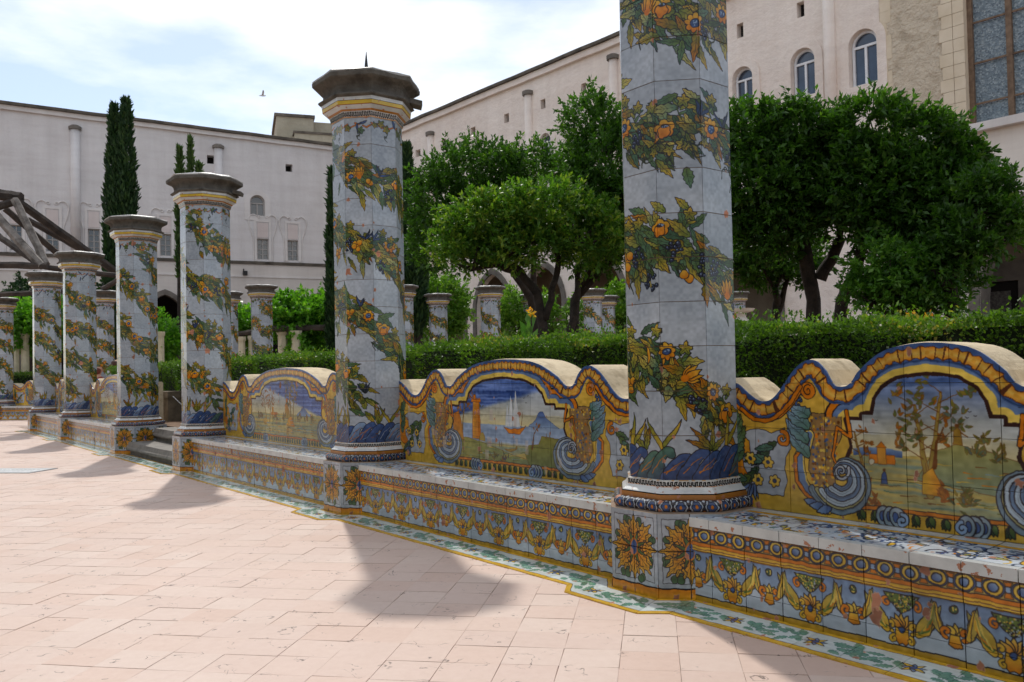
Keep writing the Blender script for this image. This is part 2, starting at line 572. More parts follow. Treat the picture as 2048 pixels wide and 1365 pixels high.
# ---- the shaft: garlands winding down eight faces
TH = .1965
def paint_shaft(seed, chips, slope):
    R.seed(seed)
    c = Cv(1.6, 12 * TH, 680, WHT, wrap=True)
    H = 12 * TH
    per = .568
    # leafy hanging vine under the capital
    for k in range(26):
        x = k / 26 * 1.6; y = H - .045 - .03 * abs(math.sin(k * 1.3))
        c.stroke([(x - .03, y + .015), (x, y), (x + .04, y + .02)], .008, ORA, DK, .002)
    for k in range(30):
        x = k / 30 * 1.6 + R.gauss(0, .01); y = H - .06 + R.gauss(0, .03)
        if R.random() < .3: c.blade(x, y + .02, R.uniform(-2.6, -.6), .07)
        else: c.vine(x, y, R.uniform(.024, .038), R.uniform(-2.6, -.5), GRN, R.choice([GRN, YEL, TGR]))
    for k in range(8):
        x = .1 + k * .2 + R.gauss(0, .03); c.tendril(x, H - .1, .07, -1.5)
    for g in range(7):
        y0 = H - .13 + (2 - g) * per          # height at x = 0
        for ph in range(2):                     # leaves, then blooms
            x = R.uniform(0, .03)
            while x < 1.6:
                y = y0 + slope * x + .075 * math.sin(x * 7.854 + g * 1.3)
                dens = .55 + .45 * math.cos((x / .4) * 2 * math.pi + g)     # fuller on every other face
                lo, hi = .30, H - .17
                if lo - .03 < y < hi + .02:
                    if ph == 0:
                        n = 6 if dens > .3 else 4
                        for q in range(n):
                            off = R.gauss(0, .055)
                            a = -.72 + math.pi * (R.random() < .38) + R.gauss(0, .40) + off * 4
                            pal = R.choice([(GRN, YEL), (DGR, GRN), (TGR, GRN), (GRN, ORA), (DGR, YEL), (TGR, LYE), (GRN, TGR), (GRN, LYE), (DGR, TGR), (GRN, YEL)])
                            c.leaf(x - .03, y + off, a, R.uniform(.08, .165), R.uniform(.028, .046), *pal, ow=.003)
                    else:
                        z = R.random(); off = R.gauss(0, .05)
                        if z < .15: c.sunflower(x, y + off, R.uniform(.04, .052), R.random())
                        elif z < .28: c.poppy(x, y + abs(off) + .01, R.uniform(.045, .058), R.random())
                        elif z < .38: c.tulip(x, y + off, .05, R.uniform(.3, 1.8))
                        elif z < .50: c.fruits(x, y - abs(off) - .02, R.uniform(.017, .022), R.choice([2, 3, 4, 5]))
                        elif z < .60: c.grapes(x, y - abs(off) - .02, .035)
                        elif z < .67: c.banana(x, y, .055, R.uniform(-.5, .5))
                        elif z < .80:
                            for q in range(3): c.blade(x, y + .03, R.uniform(.6, 2.3), R.uniform(.06, .1), R.choice([DBL, (.2, .22, .2), BLU]))
                        elif z < .92: c.leaf(x, y + off, -.62 + R.gauss(0, .4), R.uniform(.09, .13), .045, *R.choice([(GRN, YEL), (YEL, ORA), (TGR, GRN)]))
                        else: c.vine(x, y - .075, .03, R.uniform(-2.4, -.8), GRN, YEL)
                        if R.random() < .5:
                            c.tendril(x, y - .08, R.uniform(.06, .12), R.uniform(-2.9, -.3))
                            c.vine(x + .02, y - .08, R.uniform(.02, .03), -1.6, GRN, R.choice([YEL, TGR]))
                        if R.random() < .45:
                            c.stroke([(x, y + .04), (x - .02, y + .09), (x + .01, y + .12)], .004, GRN, DK, .0012)
                            for q_ in range(3): c.leaf(x - .012 + .006 * q_, y + .06 + .02 * q_, R.choice([.5, 2.6]) + R.gauss(0, .3), .045, .016, GRN, R.choice([TGR, YEL]), False, .1, 0, .0025)
                            c.vine(x + .01, y + .12, .032, 1.4, GRN, YEL)
                x += (R.uniform(.02, .03) if ph == 0 else R.uniform(.055, .085))
    # small plant growing from the waves, blue waves at the foot
    for x in (.1, .42, .71, 1.03, 1.33, 1.52):
        for k in range(4): c.leaf(x, .13, R.uniform(.3, 2.8), R.uniform(.09, .15), .03, GRN, R.choice([YEL, ORA]))
        c.blade(x + .09, .12, 1.3, .17, GRN, YEL, .026); c.blade(x + .1, .12, 1.8, .17, YEL, GRN, .026)
    c.rect(-.1, -.01, 1.7, .075, BLU, None, 0, LBL, (0, 1))
    for k in range(22):
        x = k / 22 * 1.6 + R.gauss(0, .006); q = R.uniform(.8, 1.15)
        t = np.linspace(0, 1, 12)
        outer = [(x - .11 + .13 * v, .02 + .115 * q * math.sin(v * 1.75)) for v in t]
        hook = [(x + .02 + .02 * math.cos(v), .108 * q + .024 * math.sin(v)) for v in np.linspace(1.3, -2.4, 8)]
        back = [(x - .012, .07 * q), (x - .005, .04 * q), (x + .03, -.005), (x - .11, -.005)]
        c.poly(outer + hook + back, DBL, DK, .004, R.choice([BLU, TGR, LBL, BLU]), (-.4, 1))
        c.stroke([(x - .08, .03), (x - .04, .075 * q), (x, .1 * q)], .004, R.choice([ORA, DBL, WHT]), None, 0, .002)
    for k in range(60):
        x = R.uniform(0, 1.6); y = R.uniform(.005, .075)
        c.stroke([(x, y), (x + .03, y + .012), (x + .055, y + .035)], .004, R.choice([DBL, DBL, ORA, LBL, BRN]), None, .002, .001)
    c.chips(.2, TH, chips, .016)
    return c.image('majolica shaft garlands', .015)

def paint_rosette(seed):
    R.seed(seed)
    c = Cv(.276, .34, 700, WHT)
    c.rect(-.01, -.01, .286, .045, YEL, None, .003, ORA, (0, 1))
    c.rect(-.01, .041, .286, .046, DK)
    cx, cy = .138, .192
    c.stroke([(.02, .065), (.02, .32), (.256, .32), (.256, .065), (.02, .065)], .0018, DK)
    for k in range(8):
        a = k * math.pi / 4 + math.pi / 8
        x, y = cx + .1 * math.cos(a), cy + .118 * math.sin(a)
        for j in range(3): c.disc(x + R.gauss(0, .008), y + R.gauss(0, .008), .016, (.26, .40, .26), DK, .0025)
    for k in range(8):
        a = k * math.pi / 4
        l = .125 if k % 2 == 0 else .135
        for da in (-.28, .28, 0):
            c.leaf(cx + .01 * math.cos(a), cy + .01 * math.sin(a), a + da, l * (1 - abs(da) * .6), .045, ORA, YEL, True, .3)
    for k in range(8):
        a = k * math.pi / 4 + math.pi / 8
        c.leaf(cx, cy, a, .075, .016, DGR, GRN, False, 0)
    c.disc(cx, cy, .021, BLU, ORA, .006, .034)
    c.chips(.138, .16, 9, .014)
    return c.image('plinth rosette')

def paint_torus():
    c = Cv(.26, .06, 900, (.16, .13, .15))
    for k in range(4):
        x = .0325 + k * .065
        c.lobed(x, .03, .03, 8, .16, WHT, WHT, 0, 1, .95)
        c.lobed(x, .03, .021, 6, .2, BLU, DBL)
        c.disc(x, .03, .0065, ORA, None)
    for k in range(5): c.disc(k * .065, .008, .007, ORA, None); c.disc(k * .065, .052, .007, WHT, None)
    c.chips(.26, .06, 5, .01)
    return c.image('torus medallions')

def paint_meander():
    c = Cv(.24, .04, 900, (.84, .84, .82))
    for k in range(12):
        x = k * .02
        c.stroke([(x + .002, .008), (x + .002, .031), (x + .011, .033), (x + .011, .012), (x + .02, .01)], .0062, (.07, .06, .07))
    c.line(.003, .004, ORA)
    return c.image('black comb band')

def paint_front(seed, Lm):
    """bench front: ovals, stripes, swags (x in m, y = height 0..0.312)"""
    R.seed(seed)
    c = Cv(Lm, .312, 520, (.74, .78, .82))
    # ovals
    c.rect(-.1, .222, Lm + .1, .32, YEL)
    c.rect(-.1, .252, Lm + .1, .309, (.78, .66, .34))
    n = int(Lm / .0876) + 2
    for k in range(n):
        x = .044 + k * .0876
        c.poly([(x + .03, .256), (x + .058, .256), (x + .05, .272), (x + .05, .29), (x + .058, .305), (x + .03, .305), (x + .038, .29), (x + .038, .272)], ORA, DK, .002)
        c.disc(x + .044, .281, .013, LBL, DK, .003, .01)
    for k in range(n):
        x = .044 + k * .0876
        c.disc(x, .281, .036, BLU, DK, .003, .029)
        c.disc(x, .281, .030, LYE, DK, .003, .025, 0, YEL, (0, -1))
        c.disc(x, .281, .017, BLU, DK, .004, .015, 0, LBL, (1, 1))
    c.line(.310, .006, BRN)
    c.line(.2505, .004, DK)
    c.rect(-.1, .236, Lm + .1, .249, ORA)
    c.line(.2355, .0025, BRN)
    c.line(.2235, .003, BRN)
    # swags
    c.rect(-.1, .04, Lm + .1, .214, (.66, .73, .79), None, .003, (.44, .54, .68), (0, 1))
    c.rect(-.1, .025, Lm + .1, .10, (.76, .80, .84))
    c.rect(-.1, .213, Lm + .1, .221, YEL); c.line(.212, .003, BRN)
    per = .352
    for k in range(-1, int(Lm / per) + 2):
        x0 = k * per + .09
        for j in range(18):
            a = x0 + R.uniform(-.07, .07)
        # lambrequin with speckled green
        c.poly([(x0 - .062, .2), (x0 + .062, .2), (x0 + .05, .18), (x0 + .022, .15), (x0, .135), (x0 - .022, .15), (x0 - .05, .18)], GRN, DK, .004)
        for j in range(90):
            v_ = R.random(); c.disc(x0 + R.uniform(-.056, .056) * (1 - v_ * .75), .197 - v_ * .055, .0034, R.choice([LYE, DK, WHT, YEL, DGR, DK]), None, n=5)
        for sg in (-1, 1):
            c.stroke(c.spiral(x0 + sg * .052, .165, .017, 1.0, -sg, 1.57), .008, ORA, DK, .002)
        # palmette drop
        for a in (-.9, -.45, 0, .45, .9): c.leaf(x0, .085, 1.57 + a, .052, .024, ORA, LYE, False, 0)
        for sg in (-1, 1):
            c.stroke(c.spiral(x0 + sg * .036, .092, .02, .9, sg, -1.57), .011, YEL, DK, .0025)
        c.poly([(x0 - .022, .085), (x0 + .022, .085), (x0 + .028, .045), (x0 + .012, .028), (x0, .034), (x0 - .012, .028), (x0 - .028, .045)], YEL, DK, .003, ORA, (0, -1))
        c.disc(x0, .08, .011, BLU, DK, .003)
        for sg in (-1, 1):
            c.stroke(c.spiral(x0 + sg * .03, .046, .014, .9, -sg, 1.57), .009, YEL, DK, .002)
            # swag of drapery rising to the mid shell
            g0 = math.pi / 2 - sg * .42
            c.leaf(x0 + sg * .052, .068, g0, .145, .05, YEL, (.60, .58, .30), False, 0, -.18 * sg)
            c.leaf(x0 + sg * .128, .092, math.pi / 2 + sg * .12, .115, .034, (.86, .70, .28), (.55, .58, .36), False, 0, .1 * sg)
            for q, (cc, ww) in enumerate(((YEL, .02), (GRN, .01), (ORA, .007))):
                c.stroke([(x0 + sg * (.055 + .004 * q), .075 + .008 * q), (x0 + sg * (.085 + .003 * q), .09 + .008 * q), (x0 + sg * (.1 + .003 * q), .13), (x0 + sg * (.112 + .002 * q), .192)], ww, cc, DK if q == 0 else None, .0025, ww * .35)
            for q in range(5):
                c.stroke([(x0 + sg * (.062 + .012 * q), .085 + .012 * q), (x0 + sg * (.088 + .006 * q), .12 + .008 * q), (x0 + sg * (.104 + .003 * q), .188)], .006, R.choice([YEL, GRN, (.55, .55, .28), LYE]), None, 0, .002)
            c.stroke([(x0 + sg * .135, .098), (x0 + sg * .125, .14), (x0 + sg * .114, .19)], .012, YEL, DK, .002, .004)
        xm = x0 + per / 2
        c.disc(xm, .185, .014, DGR, DK, .004)
        for j in range(6): c.disc(xm + R.uniform(-.008, .008), .185 + R.uniform(-.008, .008), .003, LYE, None, n=6)
        for a in (-.7, 0, .7): c.leaf(xm, .1, 1.57 + a, .04, .022, YEL, LYE, False, 0)
        for sg in (-1, 1): c.stroke(c.spiral(xm + sg * .028, .108, .02, .9, sg, -1.57), .011, ORA, DK, .0025)
        c.poly([(xm - .016, .1), (xm + .016, .1), (xm + .022, .066), (xm, .056), (xm - .022, .066)], YEL, DK, .003, ORA, (0, -1))
    c.rect(-.1, -.1, Lm + .1, .024, (.78, .62, .2)); c.line(.025, .004, DK)
    c.chips(.176, .08, int(46 * Lm / 2.2), .018)
    return c.image('bench front ovals and swags')

def paint_seat(seed):
    R.seed(seed)
    c = Cv(1.056, .34, 420, (.80, .83, .86), wrap=True)
    for k in range(150):
        x, y = R.uniform(0, 1.056), R.uniform(.03, .235)
        z = R.random()
        if z < .5: c.stroke(c.spiral(x, y, R.uniform(.02, .045), R.uniform(.5, 1.0), R.choice([-1, 1]), R.uniform(0, 6)), R.uniform(.006, .012), R.choice([BLU, BLU, LBL, DBL]), DK, .001, .003)
        elif z < .75: c.leaf(x, y, R.uniform(0, 6.28), R.uniform(.04, .08), .024, R.choice([BLU, YEL, TGR]), R.choice([LBL, LYE, YEL]), False)
        else: c.stroke(c.spiral(x, y, .03, .6, 1, R.uniform(0, 6)), .007, R.choice([YEL, ORA]), None, .001, .002)
    c.rect(-.1, .25, 1.2, .275, YEL); c.line(.262, .004, ORA); c.line(.249, .003, DK); c.line(.277, .003, BRN)
    c.rect(-.1, .279, 1.2, .35, (.80, .81, .80))
    c.rect(-.1, -.01, 1.2, .022, (.84, .85, .85))
    c.chips(.176, .17, 22, .014)
    return c.image('seat scrolls')

def paint_border():
    R.seed(5)
    c = Cv(.704, .24, 560, (.86, .89, .87), wrap=True)
    for k in range(2):
        x0 = .176 + k * .352
        for sg in (-1, 1):
            for j in range(9):
                x = x0 + sg * (.05 + j * .013); y = .12 + .045 * math.sin(j * 1.7 + sg)
                c.leaf(x, y, (0 if sg > 0 else 3.14) + R.gauss(0, .9), R.uniform(.05, .08), .03, (.36, .56, .48), (.52, .68, .56), False, .3, 0, .0014, (.2, .36, .3))
        for a in range(8):
            c.leaf(x0, .12, a * math.pi / 4 + .3, .05 if a % 2 else .04, .02, YEL if a % 2 else BLU, LYE if a % 2 else LBL, False, 0)
        c.disc(x0, .12, .013, BLU, DK, .002)
    c.rect(-.1, -.01, .9, .03, YEL, None); c.line(.031, .0025, DK)
    c.rect(-.1, .215, .9, .25, YEL, None); c.line(.214, .0025, DK)
    c.chips(.176, .24, 10, .01)
    return c.image('paving border of green leaves')

# ---- the painted backrest
PROF = [(0, .95), (.1, .952), (.205, .935), (.26, .905), (.31, .866), (.35, .842), (.387, .835), (.425, .845), (.465, .880), (.505, .93), (.545, .975), (.585, 1.003), (.618, 1.012), (.655, 1.0), (.69, .965), (.712, .925), (.73, .902), (.775, .902), (.8, .92), (.825, .955), (.86, .988), (.905, 1.022), (.956, 1.046), (1.03, 1.060), (1.1, 1.065)]
Z0 = .365
def ref(u, L):
    """stretch of the design: wings keep their size, the picture takes the rest"""
    d = L - 2.2
    k = 1 + .23 * d
    h = L / 2
    m = .8 * k
    f = lambda q: q * k if q <= .8 else m + (q - .8) * (h - m) / .3
    return f(u) if u <= 1.1 else L - f(2.2 - u)

def profile(L, n=6):
    half = []
    for i in range(len(PROF) - 1):
        for k in range(n):
            t = k / n
            p0 = PROF[max(i - 1, 0)]; p1_ = PROF[i]; p2_ = PROF[i + 1]; p3_ = PROF[min(i + 2, len(PROF) - 1)]
            cr_ = lambda j: .5 * (2 * p1_[j] + (p2_[j] - p0[j]) * t + (2 * p0[j] - 5 * p1_[j] + 4 * p2_[j] - p3_[j]) * t * t + (3 * p1_[j] - p0[j] - 3 * p2_[j] + p3_[j]) * t ** 3)
            half.append((ref(p1_[0] + (p2_[0] - p1_[0]) * t, L), cr_(1)))
    half.append((L / 2, PROF[-1][1]))
    return half + [(L - x, z) for x, z in half[-2::-1]]

def top_at(x, prof):
    xs = [p[0] for p in prof]; zs = [p[1] for p in prof]
    return float(np.interp(x, xs, zs))

def paint_back(L, scene, seed, nch):
    R.seed(seed)
    H = .72
    c = Cv(L, H, 480, (.86, .69, .26))
    c.a *= (1 + (up(rng.random((6, 20)), c.H, c.W) - .5)[..., None] * .12)
    k_ = (L / 2 - ref(.8, L)) / .3
    def half(P, mir):
        q = [(ref(u, L), z - Z0) for u, z in P]
        return [(L - x, y) for x, y in q] if mir else q
    prof = [(x, z - Z0) for x, z in profile(L, 2)]
    win_h = [(.83, .425), (.79, .47), (.765, .53), (.775, .6), (.8, .66), (.787, .72), (.775, .765), (.84, .765), (.84, .79), (.885, .79), (.9, .85), (.93, .895), (.985, .928), (1.05, .94), (1.1, .945)]
    win = [(ref(u, L), z - Z0) for u, z in win_h]
    win = win + [(L - x, y) for x, y in win[::-1]]
    # rough brown rock field in the volute bays
    for mir in (0, 1):
        c.poly(half([(.62, .79), (.755, .79), (.75, .70), (.71, .62), (.72, .5), (.74, .42), (.66, .42), (.6, .55)], mir), (.62, .48, .29), DK, .003)
        for _ in range(170):
            u, z = R.uniform(.61, .74), R.uniform(.45, .78)
            x, y = half([(u, z)], mir)[0]
            c.disc(x, y, R.uniform(.004, .008), R.choice([ORA, BRN, (.4, .42, .45), LYE, YEL, BLU]), None, n=7)
    # the picture
    sd = c._sd(np.array(win, np.float32), True, .12)
    x0, x1, y0, y1, X, Y, d, ins, _ = sd
    full = np.zeros((c.H, c.W), np.float32); full[y0:y1, x0:x1] = ins
    sdw = np.full((c.H, c.W), 1.0, np.float32); sdw[y0:y1, x0:x1] = np.where(ins, -d, d)
    YY = (np.arange(c.H)[:, None] + .5) / c.ppm + Z0 + np.zeros((1, c.W)); XX = (np.arange(c.W)[None, :] + .5) / c.ppm + np.zeros((c.H, 1))
    upper = (YY > .785)
    # frame bands
    for lo, hi, col in ((.085, .10, DK), (.066, .092, ORA), (.062, .068, DK), (.038, .064, (.40, .50, .66)), (.012, .040, LYE), (-.004, .014, (.22, .13, .12))):
        al = (np.clip((sdw - lo) * c.ppm + .5, 0, 1) * np.clip((hi - sdw) * c.ppm + .5, 0, 1)) * np.clip((YY - (.775 if hi > .02 else .6)) * c.ppm * .5, 0, 1)
        c.a += (np.array(col, np.float32) - c.a) * al[..., None].astype(np.float32)
    c.clip = full
    hz = .64 if scene != 'tower' else .66
    t = np.clip((YY - hz) / (.94 - hz), 0, 1)[..., None]
    st = (up(rng.random((70, 14)), c.H, c.W) - .5)[..., None]
    skyc = np.array((.90, .84, .62)) * (1 - t) ** 1.0 + np.array((.36, .47, .70)) * t + st * .28 * t
    cloud = np.clip((up(rng.random((7, 9)), c.H, c.W) - .42) * 5, 0, 1)[..., None] * (t > .25)
    skyc = skyc * (1 - cloud * .65) + np.array((.82, .84, .84)) * cloud * .65
    if scene in ('tower', 'mill'):
        dk = np.clip((t[..., 0] * 1.3 + (XX - L / 2) * (-.9 if scene == 'tower' else .9) - .62) * 9, 0, 1)[..., None]
        skyc = skyc * (1 - dk) + (np.array((.30, .41, .66)) + st * .35) * dk
    gr = (up(rng.random((60, 9)), c.H, c.W))[..., None]
    gcol = np.array((.50, .58, .52)) * (1 - gr) + np.array((.86, .72, .34)) * gr
    if scene == 'tower': 
        sea = np.clip((YY - .53) * 40, 0, 1)[..., None]
        gcol = gcol * (1 - sea) + (np.array((.60, .68, .78)) + st * .16) * sea
    pic = np.where((YY > hz)[..., None], skyc, gcol).astype(np.float32)
    c.a = c.a * (1 - full[..., None]) + np.clip(pic, 0, 1) * full[..., None]
    cx = L / 2
    def P(u, z): return (cx + u, z - Z0)
    def bush(u, z, r, cols, n=14):
        for _ in range(n):
            a = R.uniform(.2, 2.9)
            c.leaf(*P(u + R.gauss(0, r * .3), z + R.gauss(0, r * .25)), a, r * .6, r * .2, R.choice(cols), R.choice(cols), False, .1, 0, .001, BRN)
    def tree(u, z, h, lean, cols, thick=.018):
        q = [P(u, z), P(u + lean * .3, z + h * .35), P(u + lean, z + h)]
        c.stroke(q, thick, (.62, .52, .24), BRN, .002, thick * .25)
        c.stroke([q[0], P(u + lean * .3 + .004, z + h * .35)], .004, BRN, None, 0, .002)
        for j in range(7):
            t_ = .4 + .6 * j / 6; sg = 1 if j % 2 else -1
            bx, bz = u + lean * t_, z + h * t_
            ex, ez = bx + sg * h * .22 * R.uniform(.6, 1.2), bz + h * .12
            c.stroke([P(bx, bz), P(ex, ez)], .004, BRN, None, 0, .0015)
            for q2 in range(9):
                c.leaf(*P(ex + R.gauss(0, h * .055), ez + R.gauss(0, h * .045)), R.uniform(0, 3.1), h * .085, h * .035, R.choice(cols), R.choice(cols), False, 0, 0, .001, BRN)
    AUT = [(.66, .36, .10), (.72, .46, .14), (.55, .33, .12)]
    OLV = [(.42, .42, .18), (.52, .46, .18), (.33, .40, .22), (.36, .42, .36)]
    if scene == 'tree':
        c.poly([P(-.05, .55), P(.02, .66), P(.1, .69), P(.2, .675), P(.33, .64), P(.4, .6), P(.4, .5)], (.50, .56, .46), BRN, .002, (.62, .60, .34), (0, 1))
        for _ in range(60):
            u, z = R.uniform(-.33, .33), R.uniform(.42, .62)
            c.stroke([P(u, z), P(u + R.uniform(.03, .09), z + R.gauss(0, .004))], .004, R.choice([BRN, YEL, OLV[0], TGR, ORA, (.5, .6, .62)]), None, 0, .001)
        c.poly([P(-.3, .655), P(-.2, .665), P(-.1, .655), P(-.1, .63), P(-.3, .63)], BLU, None, 0, LBL, (0, 1))
        c.rect(cx - .235, .60 - Z0, cx - .13, .635 - Z0, ORA, BRN, .002)
        c.rect(cx - .20, .60 - Z0, cx - .165, .665 - Z0, (.84, .58, .2), BRN, .002); c.poly([P(-.205, .665), P(-.16, .665), P(-.182, .69)], ORA, BRN, .002)
        c.disc(cx - .225, .605 - Z0, .012, (.85, .82, .7), BRN, .002)
        tree(-.245, .52, .2, -.05, AUT, .014); tree(.0, .50, .33, -.05, AUT + OLV, .03); tree(0.0, .52, .36, .05, OLV, .022)
        c.poly([P(-.03, .50), P(-.025, .57), P(.015, .6), P(.03, .56), P(.05, .52), P(.07, .50)], YEL, BRN, .002, ORA, (1, 0))
        c.stroke([P(.02, .6), P(.03, .7), P(.055, .75)], .014, BRN, None, 0, .004); c.stroke([P(.03, .69), P(.075, .73)], .005, BRN, None, 0, .002)
        c.poly([P(.09, .69), P(.095, .74), P(.105, .755), P(.115, .74), P(.12, .69)], (.62, .48, .18), BRN, .002); c.disc(cx + .105, .76 - Z0, .007, BRN, None); c.stroke([P(.115, .735), P(.14, .72)], .004, BRN)
        c.poly([P(-.19, .525), P(-.186, .56), P(-.175, .575), P(-.165, .56), P(-.162, .525)], BLU, DK, .002); c.disc(cx - .176, .578 - Z0, .006, BRN, None)
        for q in ((-.31, .545), (-.27, .54), (-.22, .44), (.05, .5), (.12, .51), (.17, .66), (.24, .655), (.13, .47), (.19, .7)): bush(q[0], q[1], .05, AUT if R.random() < .6 else OLV)
        for u, z in ((.15, .81), (.17, .795), (.14, .79), (-.2, .77)): c.stroke([P(u - .006, z + .003), P(u, z), P(u + .006, z + .003)], .002, DK)
    elif scene == 'tower':
        c.poly([P(.24, .662), P(.3, .70), P(.33, .735), P(.35, .75), P(.375, .75), P(.4, .72), P(.47, .68), P(.52, .662)], (.30, .40, .62), DBL, .002, LBL, (0, -1))
        c.poly([P(-.56, .55), P(-.4, .57), P(-.3, .555), P(-.1, .52), P(.1, .48), P(.3, .46), P(.3, .4), P(-.56, .4)], (.58, .56, .26), BRN, .002, (.48, .54, .36), (1, 0))
        c.poly([P(.2, .50), P(.24, .55), P(.33, .56), P(.36, .61), P(.52, .60), P(.52, .42), P(.25, .42)], (.55, .53, .22), BRN, .002, (.40, .46, .24), (0, -1))
        c.poly([P(-.335, .565), P(-.327, .80), P(-.255, .80), P(-.245, .565)], ORA, BRN, .003, (.88, .62, .22), (-1, 0))
        c.rect(cx - .345, .80 - Z0, cx - .239, .818 - Z0, ORA, BRN, .003)
        for q in range(6): c.rect(cx - .343 + q * .018, .818 - Z0, cx - .334 + q * .018, .826 - Z0, ORA, BRN, .0015); c.rect(cx - .32, .815 - Z0, cx - .295, .845 - Z0, ORA, BRN, .003); c.stroke([P(-.3, .845), P(-.3, .88)], .002, DK)
        for q in range(7): c.stroke([P(-.333 + .002 * q, .58 + q * .03), P(-.255, .578 + q * .03)], .0012, BRN)
        c.poly([P(-.27, .555), P(-.25, .60), P(-.22, .61), P(-.2, .57), P(-.2, .55)], (.66, .56, .25), BRN, .002)
        c.poly([P(-.56, .56), P(-.55, .72), P(-.49, .74), P(-.46, .66), P(-.44, .58), P(-.43, .55)], (.70, .50, .2), BRN, .003, ORA, (0, 1))
        tree(-.45, .62, .26, .05, AUT, .012)
        for u, w_, h in ((.085, .045, .19), (.135, .05, .22), (.045, .03, .14)): c.poly([P(u - w_, .655), P(u - .3 * w_, .655 + h), P(u + .5 * w_, .655)], (.84, .85, .84), LBL, .0015)
        c.poly([P(.0, .65), P(.05, .615), P(.16, .612), P(.215, .665), P(.16, .645), P(.07, .64)], ORA, BRN, .003); c.stroke([P(.17, .65), P(.185, .74)], .003, BRN)
        c.stroke([P(.27, .53), P(.29, .62), P(.33, .66)], .012, BRN, None, 0, .003); bush(.32, .655, .04, AUT, 6)
        for u in (-.17, -.14, -.05, -.03, .4, .43): c.stroke([P(u, .53 if u < .3 else .6), P(u, .56 if u < .3 else .63)], .008, (.5, .4, .3), None, 0, .003)
        c.poly([P(.0, .515), P(.06, .5), P(.13, .52), P(.125, .54), P(.11, .52)], (.6, .5, .25), BRN, .002)
        for _ in range(50):
            u, z = R.uniform(-.5, .2), R.uniform(.42, .52)
            c.stroke([P(u, z), P(u + R.uniform(.03, .09), z + R.gauss(0, .004))], .004, R.choice([BRN, YEL, OLV[0], TGR, (.5, .6, .62)]), None, 0, .001)
        bush(-.1, .46, .05, OLV); bush(.0, .45, .05, [DBL, BRN, OLV[0]]); bush(-.24, .77, .03, [DGR, GRN], 6)
        for u, z in ((.2, .83), (.24, .84), (.22, .8)): c.stroke([P(u - .008, z + .003), P(u, z), P(u + .008, z + .003)], .002, DK)
    else:
        c.poly([P(.28, .63), P(.38, .68), P(.43, .72), P(.52, .66), P(.62, .63)], BLU, DBL, .002, LBL, (0, -1))
        c.poly([P(.02, .60), P(.03, .72), P(.05, .74), P(.05, .78), P(.09, .78), P(.09, .73), P(.13, .66), P(.15, .6)], (.66, .58, .26), BRN, .003, ORA, (0, 1))
        c.rect(cx - .30, .62 - Z0, cx - .15, .65 - Z0, ORA, BRN, .002); c.rect(cx - .28, .62 - Z0, cx - .24, .70 - Z0, (.84, .58, .2), BRN, .002)
        tree(-.42, .58, .26, -.08, AUT, .016); tree(-.34, .56, .27, .06, AUT, .016); tree(.2, .55, .34, .05, OLV + AUT, .02); tree(.17, .55, .34, -.05, OLV, .03)
        c.poly([P(.05, .53), P(.1, .6), P(.17, .62), P(.24, .53)], YEL, BRN, .002, ORA, (1, 0)); c.disc(cx - .45, .56 - Z0, .05, (.78, .62, .26), BRN, .002, .03); c.disc(cx + .12, .47 - Z0, .07, (.78, .66, .36), BRN, .002, .04)
        for _ in range(110):
            u, z = R.uniform(-.7, .65), R.uniform(.42, .6)
            c.stroke([P(u, z), P(u + R.uniform(.03, .1), z + R.gauss(0, .004))], .005, R.choice([BRN, YEL, OLV[0], TGR, (.5, .6, .62), ORA, LBL]), None, 0, .001)
        for q in (-.6, -.55, -.2, .0, .35, .5, .62): bush(q, .6, .07, OLV + AUT, 10)
    c.clip = None
    # base rail with green tongues
    xa, xb = ref(.80, L), L - ref(.80, L)
    c.rect(xa, .355 - Z0 - .02, xb, .425 - Z0, (.84, .66, .24))
    n = int((xb - xa) / .052)
    for i in range(n):
        x = xa + (i + .5) * (xb - xa) / n
        for sg in (-1, 0, 1): c.leaf(x, .418 - Z0, -1.57 + sg * .3, .045, .022, GRN, DGR, False, .1)
    c.rect(xa, .418 - Z0, xb, .434 - Z0, ORA, DK, .003); c.line
    for sg, xx in ((1, xa + (xb - xa) * .2), (-1, xb - (xb - xa) * .2)):
        for j in range(3):
            c.disc(xx + sg * j * .026, .40 - Z0, .032, (.50, .58, .62), DK, .005, .04, 0, WHT, (sg, 0))
            c.disc(xx + sg * j * .026 - sg * .006, .40 - Z0, .012, BLU, DK, .003, .02)
        c.stroke(c.spiral(xx + sg * .07, .39 - Z0, .024, 1.2, -sg, 1.57), .012, LBL, DK, .003)
    for mir in (0, 1):
        S_ = -1 if mir else 1
        h = lambda P_: half(P_, mir)
        # orange cartouche line round the volute
        for wd, col in ((.05, DK), (.044, LYE), (.032, (.42, .52, .66))):
            c.stroke(h([(.605, .70), (.59, .65), (.555, .61), (.565, .5), (.60, .455), (.68, .40)]), wd, col)
        c.stroke(h([(.60, .675), (.58, .645), (.535, .605), (.54, .50), (.575, .455), (.66, .392)]), .014, ORA, DK, .003)
        c.stroke(h([(.775, .80), (.79, .70), (.73, .735), (.71, .62), (.735, .56)]), .014, ORA, DK, .003, .007)
        # great shell volute
        cxv, cyv = h([(.735, .545)])[0]
        kx = min(1.3, k_ ** .4)
